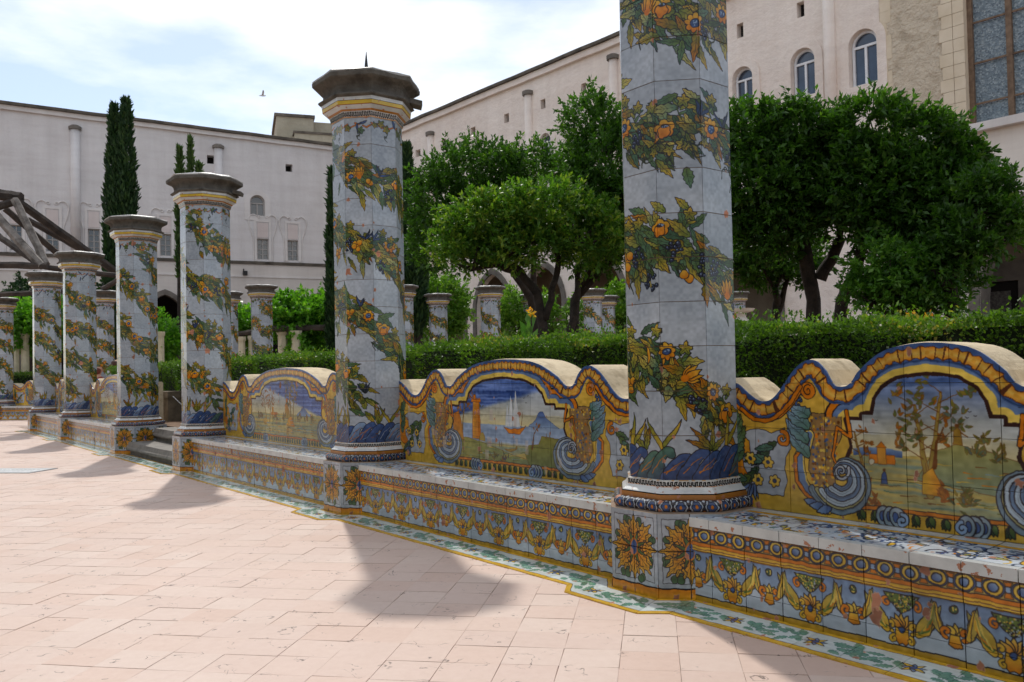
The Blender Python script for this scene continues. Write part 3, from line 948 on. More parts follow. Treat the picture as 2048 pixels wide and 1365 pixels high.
        for j, (rr, wd, col) in enumerate(((.150, .050, (.47, .55, .60)), (.128, .034, (.64, .62, .42)), (.112, .038, (.72, .78, .82)), (.088, .034, (.40, .50, .62)), (.068, .032, (.70, .77, .82)), (.046, .026, (.42, .51, .62)))):
            tt = np.linspace(0, 1, 26)
            a_ = -2.75 + .1 * j + tt * (4.3 + .2 * j)
            q_ = rr * (1 - .62 * tt ** 1.5)
            P_ = [(cxv + S_ * kx * (q * math.cos(w_) + .012), cyv - .012 + q * math.sin(w_) * .98) for q, w_ in zip(q_, a_)]
            c.stroke(P_, wd * .55, col, DK, .0035, wd * .75)
            c.stroke(P_[:18], .003, tuple(v * .7 for v in col), None, 0, .001)
        c.stroke(c.spiral(cxv + S_ * .01, cyv + .012, .036, 1.4, -S_, 0.5), .010, WHT, DK, .004, .005)
        x_, y_ = h([(.64, .395)])[0]
        for q in range(3): c.leaf(x_ + S_ * .03 * q, y_ + .01, (math.pi if not mir else 0) + S_ * .3 * (q - 1), .075, .035, BLU, LBL, False, .1)
        # acanthus curl in blue
        for q, (uu, zz, ln) in enumerate(((.60, .60, .15), (.60, .66, .14), (.605, .72, .13), (.61, .77, .10))):
            a = 1.9 + .12 * q
            if mir: a = math.pi - a
            c.leaf(*h([(uu, zz)])[0], a, ln, .062, TGR, LBL, True, .12, .35 * (1 if not mir else -1))
            e = h([(uu - .045, zz + ln * .82)])[0]
            c.stroke(c.spiral(e[0], e[1], .02, .8, S_, 1.0), .011, BLU, DK, .003, .005)
        # white field with flowers
        c.poly(h([(.24, .68), (.31, .71), (.36, .715), (.42, .70), (.49, .725), (.475, .68), (.51, .675), (.515, .64), (.49, .60), (.485, .54), (.495, .50), (.475, .43), (.26, .43), (.27, .5), (.25, .56), (.29, .61)]), WHT, DK, .003)
        c.poly(h([(.17, .74), (.24, .70), (.305, .66), (.31, .60), (.27, .585), (.275, .54), (.30, .50), (.25, .48), (.2, .52)]), ORA, DK, .003, YEL, (0, 1))
        c.stroke(c.spiral(*h([(.475, .675)])[0], .034, 1.3, -S_, 1.57), .018, ORA, DK, .003, .006)
        for q in range(9):
            uu, zz = .45 - .02 * q, .66 - .022 * q
            a = (3.9 if not mir else -.76) + R.gauss(0, .55)
            c.leaf(*h([(uu, zz)])[0], a, R.uniform(.08, .13), .04, R.choice([GRN, TGR, DGR]), R.choice([TGR, GRN]), True)
        for uu, zz in ((.40, .57), (.345, .49), (.31, .58), (.43, .49)): 
            x_, y_ = h([(uu, zz)])[0]; c.lobed(x_, y_, .03, 6, .3, YEL, LYE, R.random()); c.disc(x_, y_, .009, DBL, DK, .002)
        for q in range(6): c.blade(*h([(.30 + .005 * q, .47)])[0], -1.6 + R.gauss(0, .3), .07, BLU, LBL)
        # green side leaves near the column
        for q in range(5): c.leaf(*h([(.235, .56 + .04 * q)])[0], (R.uniform(1.0, 1.7) if not mir else R.uniform(1.4, 2.1)), .10, .05, TGR, GRN, True)
        # scroll under the shoulder
    # moulded top: blue rim, yellow beads, blue, orange line
    pp = np.array(prof, np.float32)
    seg = np.concatenate([[0], np.cumsum(np.hypot(*np.diff(pp, axis=0).T))])
    r = c._sd(pp, False, .14)
    x0, x1, y0, y1, X, Y, d, _, tp = r
    idx = tp * (len(pp) - 1)
    arc = np.interp(idx.ravel(), np.arange(len(pp)), seg).reshape(idx.shape)
    def band(lo, hi, col, m=None):
        al = np.clip((d - lo) * c.ppm + .5, 0, 1) * np.clip((hi - d) * c.ppm + .5, 0, 1)
        if m is not None: al = al * m
        A = c.a[y0:y1, x0:x1]; A += (np.asarray(col, np.float32) - A) * al[..., None].astype(np.float32)
    midm = np.clip((ref(.62, L) - np.minimum(X, L - X)) * 60, 0, 1)
    band(-.01, .092, YEL, midm); band(.072, .09, ORA, midm); band(.088, .092, DK, midm); band(.07, .074, DK, midm)
    band(-.01, .072, BLU); band(.064, .068, DBL)
    ph = (arc / .092) % 1.0
    wob = .004 * np.cos(ph * 4 * math.pi)
    bead = np.where(ph < .62, 1.0, .78)
    inner = (d > .014 - wob) & (d < .060 + wob)
    edge = ((ph < .045) | ((ph > .60) & (ph < .645)) | (ph > .965)) & inner
    rimm = inner & ~((d > .0175 - wob) & (d < .0565 + wob))
    g_ = np.abs((d - .037) / .023)
    bc = np.stack([.90 - .06 * g_, .74 - .24 * g_ * bead, .34 - .2 * g_], -1) * np.where(ph < .62, 1, .93)[..., None]
    core = (np.hypot((ph - .31) * .092, d - .037) < .007)
    bc[core] = (.86, .62, .22)
    A = c.a[y0:y1, x0:x1]
    A[inner] = bc[inner]; A[edge | rimm] = (.36, .20, .12)
    # scroll where the shoulders meet the frame
    for mir in (0, 1):
        S_ = -1 if mir else 1
        x_, y_ = half([(.605, .885)], mir)[0]
        c.disc(x_, y_, .036, ORA, DK, .003); c.stroke(c.spiral(x_, y_, .026, 1.3, S_, 1.0), .004, DK)
        c.stroke(half([(.57, .90), (.52, .83), (.44, .765), (.39, .75), (.33, .755), (.27, .80)], mir), .016, ORA, DK, .003)
    c.chips(.176, .18, nch, .016)
    if scene == 'tower': c.patches(16)
    return c.image('backrest painting')
# ------------------------------------------------------------------ paint everything once
img_shaft = [paint_shaft(3, 40, -.355), paint_shaft(21, 130, -.71), paint_shaft(33, 60, -.71)]
M_shaft = [glaze_mat('glaze garlands', i) for i in img_shaft]
M_ros = glaze_mat('glaze rosette', paint_rosette(2))
M_tor = glaze_mat('glaze medallions', paint_torus())
M_mea = glaze_mat('glaze comb band', paint_meander())
M_seat = glaze_mat('glaze seat', paint_seat(3))
M_bord = glaze_mat('glaze paving border', paint_border())

def flat_glaze(name, c, rough=.22):
    m, n, l, p = new_mat(name)
    t = noise(n, l, 9, 5, .6)
    k = tuple(q * .8 for q in c[:3]) + (1,)
    r = ramp(n, l, t.outputs['Fac'], [(.35, k), (.6, c)])
    t2 = noise(n, l, 26, 4, .6)
    r2 = ramp(n, l, t2.outputs['Fac'], [(.625, (0, 0, 0, 1)), (.64, (1, 1, 1, 1))])
    col = mixn(n, l, r2.outputs[0], r.outputs[0], srgb(178, 122, 94))
    l.new(col, p.inputs['Base Color'])
    p.inputs['Roughness'].default_value = rough
    bumpn(n, l, p, t2.outputs['Fac'], .25, .006)
    return m
M_white = flat_glaze('white glaze', srgb(212, 214, 212))
M_yell = flat_glaze('yellow glaze', srgb(206, 160, 54))
M_oran = flat_glaze('orange brown glaze', srgb(176, 116, 50))
M_lyel = flat_glaze('bright yellow glaze', srgb(214, 180, 66))
M_dark = flat_glaze('dark line glaze', srgb(48, 38, 36))
M_mort = rough_mat('lime mortar', srgb(120, 100, 84), srgb(158, 136, 116), 14, .95, .5, 60, .006)
M_stone = rough_mat('weathered lava stone', srgb(38, 36, 33), srgb(104, 99, 91), 7, .95, .9, 38, .014, c3=srgb(66, 61, 55))
M_lead = rough_mat('lead sheet', srgb(150, 150, 148), srgb(196, 197, 196), 12, .45, .4, 18, .02)
M_stuc = rough_mat('aged stucco coping', srgb(150, 130, 100), srgb(214, 196, 164), 9, .95, .6, 55, .008, c3=srgb(196, 178, 146))
M_iron = rough_mat('black iron', srgb(22, 22, 24), srgb(40, 38, 38), 10, .6, .3)

# ------------------------------------------------------------------ the row of the cloister walk
DR = Vector((-.615, .7885, 0)).normalized()      # along the row, away from the viewer
GR = Vector((.7885, .615, 0)).normalized()       # towards the garden
P1 = Vector((.782, 3.931, 0))
AROW = math.atan2(-DR.y, -DR.x)
def row(s, o, z=0.0):
    """s to the right along the bench front, o into the garden"""
    return P1 - DR * s + GR * o + Vector((0, 0, z))

HALF = .2414
ZB = .495
ZT = ZB + 12 * TH
PLH = .365
def tilebox(pts, y0, d, uvf):
    mb = MB(); mb.prism(pts, y0, y0 + d, 0, uvf, False)
    return mb

def make_column(style=0):
    t = empty('majolica_column')
    mb = MB(); mb.ring([(.322, .0), (.322, PLH - .004)]); mb.build('plinth_core', M_mort, t)
    # plinth tiles: eight faces of four rosette tiles over a yellow foot
    side = 2 * .333 * math.tan(math.pi / 8)
    ros = {}
    for i in range(2):
        for j in range(3):
            x0, x1 = -side / 2 + i * side / 2 + .0016, -side / 2 + (i + 1) * side / 2 - .0016
            zz = [(.003, .046), (.049, .205), (.209, PLH)][j]
            g = .003 if True else 0
            pts = [(x0 + .001, zz[0]), (x1 - .001, zz[0]), (x1, zz[0] + .002), (x1, zz[1] - .002), (x1 - .001, zz[1]), (x0 + .001, zz[1])]
            m_ = tilebox(pts, -.333, .012, lambda p: ((p[0] + side / 2) / side, p[1] / PLH))
            ros[i, j] = m_.me('plinth_tile', M_ros)
    for f in range(8):
        for k, me in ros.items():
            link('plinth_tile' if k[1] else 'foot_tile', me, t, (0, 0, 0), f * math.pi / 4)
    m_ = MB(); m_.ring([(.333, PLH), (.30, PLH + .006)]); m_.build('plinth_top', M_mort, t)
    # base mouldings
    prof = []
    for k in range(9):
        a = -math.pi / 2 + math.pi * k / 8
        prof.append((.292 + .027 * math.cos(a), .392 + .026 * math.sin(a)))
    m_ = MB()
    k8 = 1 / math.cos(math.pi / 8)
    m_.ring(prof, uvs=[k / 8 for k in range(9)], cap=True)
    m_.build('base_torus', M_tor, t)
    m_ = MB()
    m_.ring([(.283, .418), (.283, .4385), (.262, .4385), (.262, .442), (.279, .442)], mats=[0, 1, 1, 1], cap=False)
    m_.ring([(.279, .443), (.276, .447), (.262, .456), (.255, .468)], mats=[2, 2, 2], cap=True)
    m_.build('base_fillet', [M_oran, M_dark, M_white], t)
    m_ = MB()
    m_.ring([(.254, .466), (.252, .4945), (.243, .498)], uvs=[0, 1, 1], cap=True)
    m_.build('base_comb_band', M_mea, t)
    # shaft
    m_ = MB(); m_.ring([(HALF - .0035, ZB), (HALF - .0035, ZT)]); m_.build('shaft_core', M_mort, t)
    sd = 2 * HALF * math.tan(math.pi / 8)
    for f in range(8):
        for r in range(12):
            hh = (0.0019, .0012)
            x0, x1 = -sd / 2 + .0016, sd / 2 - .0016
            z0, z1 = ZB + r * TH + hh[0], ZB + (r + 1) * TH - hh[1]
            jx = (rng.random(4) - .5) * .0014
            pts = [(x0 + abs(jx[0]), z0), (x1 - abs(jx[1]), z0 + jx[0]), (x1, z1 - abs(jx[2])), (x0, z1 - abs(jx[3]))]
            off = float(rng.random()) * .0014
            m_ = tilebox(pts, -HALF - .0006 + off, .006, lambda p, f=f: ((f + (p[0] + sd / 2) / sd) / 8, (p[1] - ZB) / (12 * TH)))
            link('shaft_tile', m_.me('shaft_tile', M_shaft[style]), t, (0, 0, 0), f * math.pi / 4)
    # capital
    m_ = MB(); m_.ring([(.247, ZT), (.258, ZT + .045), (.262, ZT + .047)], uvs=[0, 1, 1], cap=True); m_.build('capital_comb_band', M_mea, t)
    m_ = MB()
    m_.ring([(.262, ZT + .045), (.272, ZT + .056), (.30, ZT + .078)], mats=[0, 1], cap=True)
    m_.ring([(.303, ZT + .079), (.305, ZT + .083)], mats=[0])
    m_.ring([(.304, ZT + .083), (.307, ZT + .108)], mats=[2])
    m_.ring([(.3055, ZT + .108), (.3065, ZT + .1115)], mats=[3])
    m_.ring([(.308, ZT + .1115), (.310, ZT + .136)], mats=[1])
    m_.build('capital_tile_band', [M_oran, M_white, M_lyel, M_dark], t)
    m_ = MB()
    pr = [(.312, .136), (.328, .142), (.334, .150), (.328, .160), (.308, .166), (.300, .178), (.298, .20), (.303, .222), (.318, .240), (.340, .252), (.362, .262), (.372, .270), (.374, .296), (.366, .306), (.355, .309)]
    # weathered: broken up by a second loop of subdivisions
    n = 24
    V = []; k = len(pr)
    for r_, z_ in pr:
        for i in range(n):
            a = math.pi / 8 + 2 * math.pi * i / n
            fa = (a - math.pi / 8) % (math.pi / 4)
            rr = r_ / math.cos(fa - math.pi / 8) * math.cos(0)
            rr *= 1 + .002 * math.sin(5 * a + z_ * 30) + R.gauss(0, .0012)
            V.append((rr * math.cos(a), rr * math.sin(a), ZT + z_ + R.gauss(0, .0008)))
    F = [(q * n + i, q * n + (i + 1) % n, (q + 1) * n + (i + 1) % n, (q + 1) * n + i) for q in range(k - 1) for i in range(n)]
    F.append(tuple((k - 1) * n + i for i in range(n))); F.append(tuple(n - 1 - i for i in range(n)))
    link('capital_stone', mesh('capital_stone', V, F, M_stone), t)
    V = []
    for q, (r_, z_) in enumerate(((.368, .300), (.374, .312), (.352, .324), (.15, .330))):
        for i in range(n):
            a = math.pi / 8 + 2 * math.pi * i / n; fa = (a - math.pi / 8) % (math.pi / 4)
            V.append((r_ / math.cos(fa - math.pi / 8) * math.cos(a) * (1 + R.gauss(0, .006)), r_ / math.cos(fa - math.pi / 8) * math.sin(a) * (1 + R.gauss(0, .006)), ZT + z_ + R.gauss(0, .003)))
    F = [(q * n + i, q * n + (i + 1) % n, (q + 1) * n + (i + 1) % n, (q + 1) * n + i) for q in range(3) for i in range(n)]
    F.append(tuple(3 * n + i for i in range(n)))
    link('lead_cover', mesh('lead_cover', V, F, M_lead), t)
    return t

cols_near = [
    ('nearest tall octagonal tiled column, its top cut off by the frame', 0, 0),
    ('octagonal tiled column with a black iron spike on its stone capital', -2.99, 2),
    ('octagonal tiled column on the right side of the stone steps', -6.75, 1),
    ('octagonal tiled column on the left side of the stone steps', -9.60, 1),
    ('tiled column between the two benches left of the stone steps', -13.37, 1),
    ('tiled column ending the bench row at the crossing, under the timber pergola', -16.55, 1),
    ('tiled column at the near right end of the tree landscape bench', 2.20, 0),
]
protos = [make_column(0), make_column(1), make_column(2)]
used = [False] * 3
def place_column(x, y, rz, lab, st, turn, z=0.0):
    if not used[st]: c = protos[st]; used[st] = True
    else: c = copy_tree(protos[st])
    c.location = (x, y, z)
    c.rotation_euler = (R.gauss(0, .0022), R.gauss(0, .0022), rz + turn * math.pi / 4)
    tag(c, lab, 'column', 'octagonal majolica columns')
    return c
near = []
for i, (lab, s_, st) in enumerate(cols_near):
    p = row(s_, 0)
    near.append(place_column(p.x, p.y, AROW, lab, st, [0, 0, 1, 6, 4, 3, 2][i]))
m_ = MB(); m_.tube([(0, 0, ZT + .30), (.002, 0, ZT + .44), (0, 0, ZT + .46), (0, 0, ZT + .50), (.003, 0, ZT + .575)], [.009, .009, .014, .010, .002], 8)
m_.build('iron_spike', M_iron, near[1])
# broken, hanging edge of two capitals, at the side away from the path
for c_, wa in ((near[1], 0.10), (near[2], 0.05)):
    la = wa - c_.rotation_euler.z
    m_ = MB(); m_.box(.335, .425, -.09, .03, -.02, .018, 0, Matrix.Rotation(la, 4, 'Z') @ Matrix.Translation((0, 0, ZT + .262)) @ Matrix.Rotation(math.radians(14), 4, 'Y')); m_.build('broken_capital_edge', M_stone, c_)

far_cols = [
    (5, 597, 22.3, 'tiled column cut by the left edge of the picture, beyond the crossing'),
    (207, 583, 21.1, 'tiled column half hidden behind the crossing columns, under the pergola beam'),
    (455, 585, 21.9, 'far tiled column half hidden by the column right of the steps'),
    (523, 572, 20.6, 'far tiled column with a ragged white lead top between cream pillars'),
    (805, 572, 21.2, 'far tiled column peeping out behind the column with the spike'),
    (876, 589, 23.8, 'far tiled column in front of the pale round shrub'),
    (980, 574, 21.95, 'far tiled column in front of the left pointed arch'),
    (1185, 580, 23.3, 'far tiled column with moss on its cap right of the orange tree trunks'),
    (1212, 593, 25.4, 'lower far tiled column touching a taller one on its right'),
    (1473, 585, 25.1, 'far tiled column beside the marble basin'),
    (1062, 590, 27.5, 'farthest tiled column, glimpsed between the orange tree trunks'),
]
for i, (x, y, Z, lab) in enumerate(far_cols):
    p = W(x, y, Z)
    place_column(p.x, p.y, math.radians(-20), lab, (1, 2, 1, 0)[i % 4], (i * 3) % 8, p.z - (ZT + .325))

# ------------------------------------------------------------------ benches
def make_bench(s0, L, scene, seed, nch, lab, z=0, fr=None, rz=None, loc=None):
    T = empty('tiled_bench', loc if loc is not None else row(s0, 0), AROW if rz is None else rz)
    tag(T, lab, 'bench', 'tiled benches between the columns')
    mb_ = glaze_mat('glaze backrest ' + scene, paint_back(L, scene, seed, nch))
    mf = glaze_mat('glaze bench front', paint_front(seed + 50, L))
    prof = profile(L)
    # cores
    m_ = MB(); m_.box(0, L, -.214, .1085, 0, .338); m_.build('bench_core', M_mort, T)
    m_ = MB()
    pts = [(0, 0)] + [(L, 0)] + [(x, z - .0035) for x, z in prof[::-1]]
    # wall solid in vertical strips so the curved top stays clean
    xs = [p[0] for p in prof]
    V = []; F = []
    pw_ = [q for q in prof if .19 <= q[0] <= L - .19]
    for x, z in pw_:
        V += [(x, .1085, 0), (x, .1085, z - .003), (x, .13, z + .004), (x, .36, z + .002 + R.gauss(0, .0005)), (x, .385, z - .012), (x, .385, 0)]
    n = len(pw_)
    for i in range(n - 1):
        for k in range(5):
            F.append((i * 6 + k, (i + 1) * 6 + k, (i + 1) * 6 + k + 1, i * 6 + k + 1))
    F.append(tuple(range(5, -1, -1))); F.append(tuple((n - 1) * 6 + k for k in range(6)))
    link('backrest_wall', mesh('backrest_wall', V, F, M_stuc), T)
    nt = max(1, round(L / .176)); tw = L / nt
    # backrest tiles, the top ones cut to the curve
    zr = [Z0, .54, .72, .915, 1.2]
    for i in range(nt):
        x0, x1 = i * tw + .0014, (i + 1) * tw - .0014
        if x1 < .2 or x0 > L - .2: continue
        for j in range(4):
            z0, z1 = zr[j] + .0009, zr[j + 1] - .0009
            sx = [x0] + [p[0] for p in prof if x0 < p[0] < x1] + [x1]
            tp = [(x, min(z1, top_at(x, prof))) for x in sx]
            if max(q[1] for q in tp) - z0 < .008: continue
            if min(q[1] for q in tp) >= z1 - 1e-5:
                pts = [(x0, z0), (x1, z0), (x1, z1), (x0, z1)]
                polys = [pts]
            else:
                # drop the stretch where the curve dips below the tile
                polys = []; cur = []
                for x, z in tp:
                    if z > z0 + .004: cur.append((x, z))
                    else:
                        if len(cur) > 1: polys.append(cur)
                        cur = []
                if len(cur) > 1: polys.append(cur)
                polys = [[(q[0][0], z0), (q[-1][0], z0)] + q[::-1] for q in polys]
            off = R.random() * .0016
            for pts in polys:
                m_ = MB()
                m_.prism(pts, .1 - off, .108, 0, lambda p: (p[0] / L, (p[1] - Z0) / .72), False)
                m_.build('backrest_tile', mb_, T)
    # front tiles: oval band, swags, foot
    for i in range(nt):
        x0, x1 = i * tw + .0017, (i + 1) * tw - .0017
        if x1 < .15 or x0 > L - .15: continue
        off = R.random() * .003
        for j, (za, zb, y) in enumerate(((.002, .074, -.222), (.076, .213, -.222), (.216, .311, -.228))):
            dx = R.gauss(0, .0008)
            pts = [(x0 + abs(dx), za), (x1, za), (x1 - abs(dx), zb), (x0, zb)]
            m_ = tilebox(pts, y - off * (1 if j < 2 else .3), .014 if j == 2 else .009, lambda p: (p[0] / L, p[1] / .312))
            m_.build('front_tile', mf, T)
        # nosing and two seat tiles
        m_ = MB(); o2 = R.random() * .002
        m_.box(x0, x1, -.236 - o2, -.200, .313, .352)
        m_.build('nosing_tile', M_white, T)
        for (ya, yb, za, zb) in ((-.199, -.052, .3525, .358), (-.050, .099, .358, .364)):
            m_ = MB()
            uvf = lambda x, y: (x / 1.056 + s0 * .3, (y + .236) / .34)
            c4 = [(x0, ya), (x1, ya), (x1, yb), (x0, yb)]
            zz = [za, za, zb, zb]
            m_.face([(q[0], q[1], zz[k]) for k, q in enumerate(c4)], [uvf(*q) for q in c4])
            m_.face([(x0, ya, za), (x0, ya, .335), (x1, ya, .335), (x1, ya, za)], [uvf(x0, ya)] * 4)
            m_.face([(x0, yb, zb), (x0, yb, .335), (x0, ya, .335), (x0, ya, za)], [uvf(x0, ya)] * 4)
            m_.face([(x1, ya, za), (x1, ya, .335), (x1, yb, .335), (x1, yb, zb)], [uvf(x1, ya)] * 4)
            m_.face([(x1, yb, zb), (x1, yb, .335), (x0, yb, .335), (x0, yb, zb)], [uvf(x1, yb)] * 4)
            m_.build('seat_tile', M_seat, T)
    return T

make_bench(0, 2.20, 'tree', 8, 34, 'nearest tiled bench, backrest painted with trees, a hut and a hill')
make_bench(-2.99, 2.99, 'tower', 9, 120, 'tiled bench whose backrest shows an orange tower and a sailing boat')
make_bench(-6.75, 3.76, 'mill', 10, 50, 'tiled bench with trees and ruins, between the spiked column and the steps')
make_bench(-13.37, 3.77, 'mill', 31, 60, 'tiled bench directly left of the stone steps, cream coping')
make_bench(-16.55, 3.18, 'tree', 33, 50, 'farthest tiled bench of the row, left of two close columns')
pa, pb = W(5, 597, 22.3), W(207, 583, 21.1)
v = (pb - pa); v.z = 0
make_bench(0, v.length, 'mill', 41, 30, 'tiled bench across the crossing by the left picture edge', rz=math.atan2(v.y, v.x), loc=(pa.x, pa.y, 0))
pc = W(455, 585, 21.9)
v2 = pc - pb; v2.z = 0
make_bench(0, v2.length, 'tree', 43, 30, 'tiled bench across the crossing where two visitors sit', rz=math.atan2(v2.y, v2.x), loc=(pb.x, pb.y, 0))

# ------------------------------------------------------------------ paving border along the benches
bd = empty('paving_border', row(0, 0), AROW)
tag(bd, 'strip of green leaf tiles edged in yellow along the foot of the benches', 'tile border')
def btile(q, us):
    m_ = MB()
    z = .004 + R.random() * .0012
    cx = sum(p[0] for p in q) / 4; cy = sum(p[1] for p in q) / 4
    q = [(cx + (p[0] - cx) * .988, cy + (p[1] - cy) * .994) for p in q]
    m_.face([(p[0], p[1], z) for p in q], us)
    for i in range(4):
        a, b = q[i], q[(i + 1) % 4]
        m_.face([(a[0], a[1], z), (a[0], a[1], -.004), (b[0], b[1], -.004), (b[0], b[1], z)], [us[i], us[i], us[(i + 1) % 4], us[(i + 1) % 4]])
    m_.build('border_tile', M_bord, bd)
stops = [-16.55, -13.37, -9.60, -6.75, -2.99, 0, 2.2]
ss = lambda x: x / .704
for i, s_ in enumerate(stops):
    for a, b, c_, d_ in (((-.31, -.46), (-.22, -.555), (-.138, -.337), (-.251, -.224)), ((-.22, -.555), (.22, -.555), (.138, -.337), (-.138, -.337)), ((.22, -.555), (.31, -.46), (.251, -.224), (.138, -.337))):
        q = [(p[0] + s_, p[1]) for p in (a, b, c_, d_)]
        u0 = q[0][0]; wl_ = math.dist(q[0], q[1])
        btile(q, [(ss(u0), 0), (ss(u0 + wl_ * .8), 0), (ss(u0 + wl_ * .8), 1), (ss(u0), 1)])
    if i < len(stops) - 1:
        xa, xb = s_ + .31, stops[i + 1] - .31
        n = max(1, round((xb - xa) / .176))
        for k in range(n):
            x0, x1 = xa + (xb - xa) * k / n, xa + (xb - xa) * (k + 1) / n
            i0 = s_ + .251 if k == 0 else x0; i1 = stops[i + 1] - .251 if k == n - 1 else x1
            sk = .02
            btile([(x0 + (sk if k else 0), -.46), (x1 + (sk if k < n - 1 else 0), -.46), (i1, -.224), (i0, -.224)], [(ss(x0), 0), (ss(x1), 0), (ss(x1), 1), (ss(x0), 1)])

# ------------------------------------------------------------------ stone steps in the gap
M_step = rough_mat('grey lava step', srgb(64, 60, 56), srgb(128, 122, 114), 5, .8, .6, 30, .01, c3=srgb(98, 92, 86))
st = empty('stone_steps', row(-8.175, 0), AROW)
tag(st, 'two worn grey stone steps with rounded edges between two columns', 'steps')
def step_mesh(y0, y1, z0, z1, hw):
    m_ = MB()
    pr = [(y0 + .05, z0), (y0 + .05, z0 + .06)] + [(y0 + .028 - .028 * math.cos(a) , z0 + .085 + .03 * math.sin(a)) for a in np.linspace(-1.2, 1.0, 5)] + [(y0 + .03, z1), (y1, z1 + .002), (y1, z0)]
    b = 0; nx = 9
    V = []; F = []
    for i in range(nx):
        x = -hw + 2 * hw * i / (nx - 1)
        sag = -.008 * math.cos(x / hw * 1.3)
        V += [(x, p[0] + R.gauss(0, .002), p[1] + (sag if p[1] > z0 + .06 else 0)) for p in pr]
    k = len(pr)
    for i in range(nx - 1):
        for q in range(k):
            F.append((i * k + q, (i + 1) * k + q, (i + 1) * k + (q + 1) % k, i * k + (q + 1) % k))
    F.append(tuple(range(k))[::-1]); F.append(tuple((nx - 1) * k + q for q in range(k)))
    return V, F
for y0, y1, z0, z1 in ((-.235, .20, 0, .165), (.09, .62, .160, .33)):
    V, F = step_mesh(y0, y1, z0, z1, 1.425 - .33)
    link('step', mesh('step', V, F, M_step), st)
# ------------------------------------------------------------------ floor
def terracotta(name, island):
    m, n, l, p = new_mat(name)
    if island:
        gi = n.new('ShaderNodeNewGeometry'); rnd = gi.outputs['Random Per Island']
    else:
        gi = n.new('ShaderNodeObjectInfo'); rnd = gi.outputs['Random']
    g2 = n.new('ShaderNodeNewGeometry')
    r = ramp(n, l, rnd, [(0, srgb(203, 178, 164)), (.3, srgb(207, 185, 172)), (.6, srgb(204, 182, 170)), (1, srgb(209, 190, 178))])
    big = noise(n, l, .9, 4, .6, vec=g2.outputs['Position'])
    rb = ramp(n, l, big.outputs['Fac'], [(.3, (.93, .90, .88, 1)), (.7, (1.04, 1.03, 1.03, 1))])
    c = mixn(n, l, 1.0, r.outputs[0], rb.outputs[0], 'MULTIPLY')
    fine = noise(n, l, 26, 6, .7, vec=g2.outputs['Position'])
    rf = ramp(n, l, fine.outputs['Fac'], [(.32, (.95, .93, .92, 1)), (.6, (1, 1, 1, 1))])
    c = mixn(n, l, 1.0, c, rf.outputs[0], 'MULTIPLY')
    # worn islands of old surface: broken dark contour lines
    cn_ = noise(n, l, 8.5, 2.5, .55, vec=g2.outputs['Position'], dist=.7)
    sb = n.new('ShaderNodeMath'); sb.operation = 'SUBTRACT'; sb.inputs[1].default_value = .60; l.new(cn_.outputs['Fac'], sb.inputs[0])
    ab = n.new('ShaderNodeMath'); ab.operation = 'ABSOLUTE'; l.new(sb.outputs[0], ab.inputs[0])
    lt = n.new('ShaderNodeMapRange'); lt.inputs[1].default_value = .004; lt.inputs[2].default_value = .010; lt.inputs[3].default_value = 1; lt.inputs[4].default_value = 0
    l.new(ab.outputs[0], lt.inputs[0])
    mk = noise(n, l, 15, 3, .6, vec=g2.outputs['Position'])
    mr = n.new('ShaderNodeMapRange'); mr.inputs[1].default_value = .50; mr.inputs[2].default_value = .60; mr.inputs[4].default_value = .85
    l.new(mk.outputs['Fac'], mr.inputs[0])
    mu = n.new('ShaderNodeMath'); mu.operation = 'MULTIPLY'; l.new(lt.outputs[0], mu.inputs[0]); l.new(mr.outputs[0], mu.inputs[1])
    c = mixn(n, l, mu.outputs[0], c, srgb(84, 72, 66))
    l.new(c, p.inputs['Base Color'])
    p.inputs['Roughness'].default_value = .62
    p.inputs['Specular IOR Level'].default_value = .35
    bumpn(n, l, p, fine.outputs['Fac'], .25, .003)
    return m
M_tc = terracotta('terracotta tile', False)
M_tcs = terracotta('terracotta tile field', True)
M_joint = rough_mat('paving joints', srgb(112, 96, 86), srgb(196, 172, 158), 3.5, .95, .4)

V = [(-3000, -3000, -.0065), (3000, -3000, -.0065), (3000, 3000, -.0065), (-3000, 3000, -.0065)]
M_gnd = rough_mat('worn ground', srgb(150, 122, 106), srgb(176, 146, 128), .4, .95, .2)
g = link('ground', mesh('ground', [(a, b, -.09) for a, b, _ in V], [(0, 1, 2, 3)], M_gnd)); tag(g, 'ground under the cloister', kind='structure')
g = link('paving_bed', mesh('paving_bed', [(-28, -4, -.0055), (7, -4, -.0055), (7, 30, -.0055), (-28, 30, -.0055)], [(0, 1, 2, 3)], M_joint)); tag(g, kind='structure')

FA = math.radians(9.4)
fa = Vector((math.sin(FA), math.cos(FA), 0)); fb = Vector((math.cos(FA), -math.sin(FA), 0))
TB, TA = .2, .178
cells = []
for i in range(-130, 40):
    st_ = R.uniform(-.006, .006) + (.5 * TA if R.random() < .05 else 0)
    for j in range(-6, 140):
        c = fb * (i * TB) + fa * (j * TA + st_) + Vector((.3, 2.0, 0))
        X, Y = c.x, c.y
        rel = c - P1
        s_ = -rel.dot(DR); o = rel.dot(GR)
        if Y < -1.5 or Y > 24: continue
        if abs(X) > .61 * Y + 2.2: continue
        if o > -.28 and s_ > -18.6: continue
        if o > -.28 and s_ <= -18.6 and Y > 24: continue
        # under the border
        lim = -.46
        if o > -.36 and s_ > -16.9: continue
        cells.append((c, i, j))
def seen_size(c):
    if c.y < 2.45: return -c.y
    if abs(c.x) / c.y > .63: return -c.y - 5
    return 1000 / c.y ** 2
cells.sort(key=lambda q: -seen_size(q[0]))
fl = empty('terracotta_floor', (0, 0, 0)); tag(fl, 'pink terracotta tile paving of the cloister walk', kind='structure')
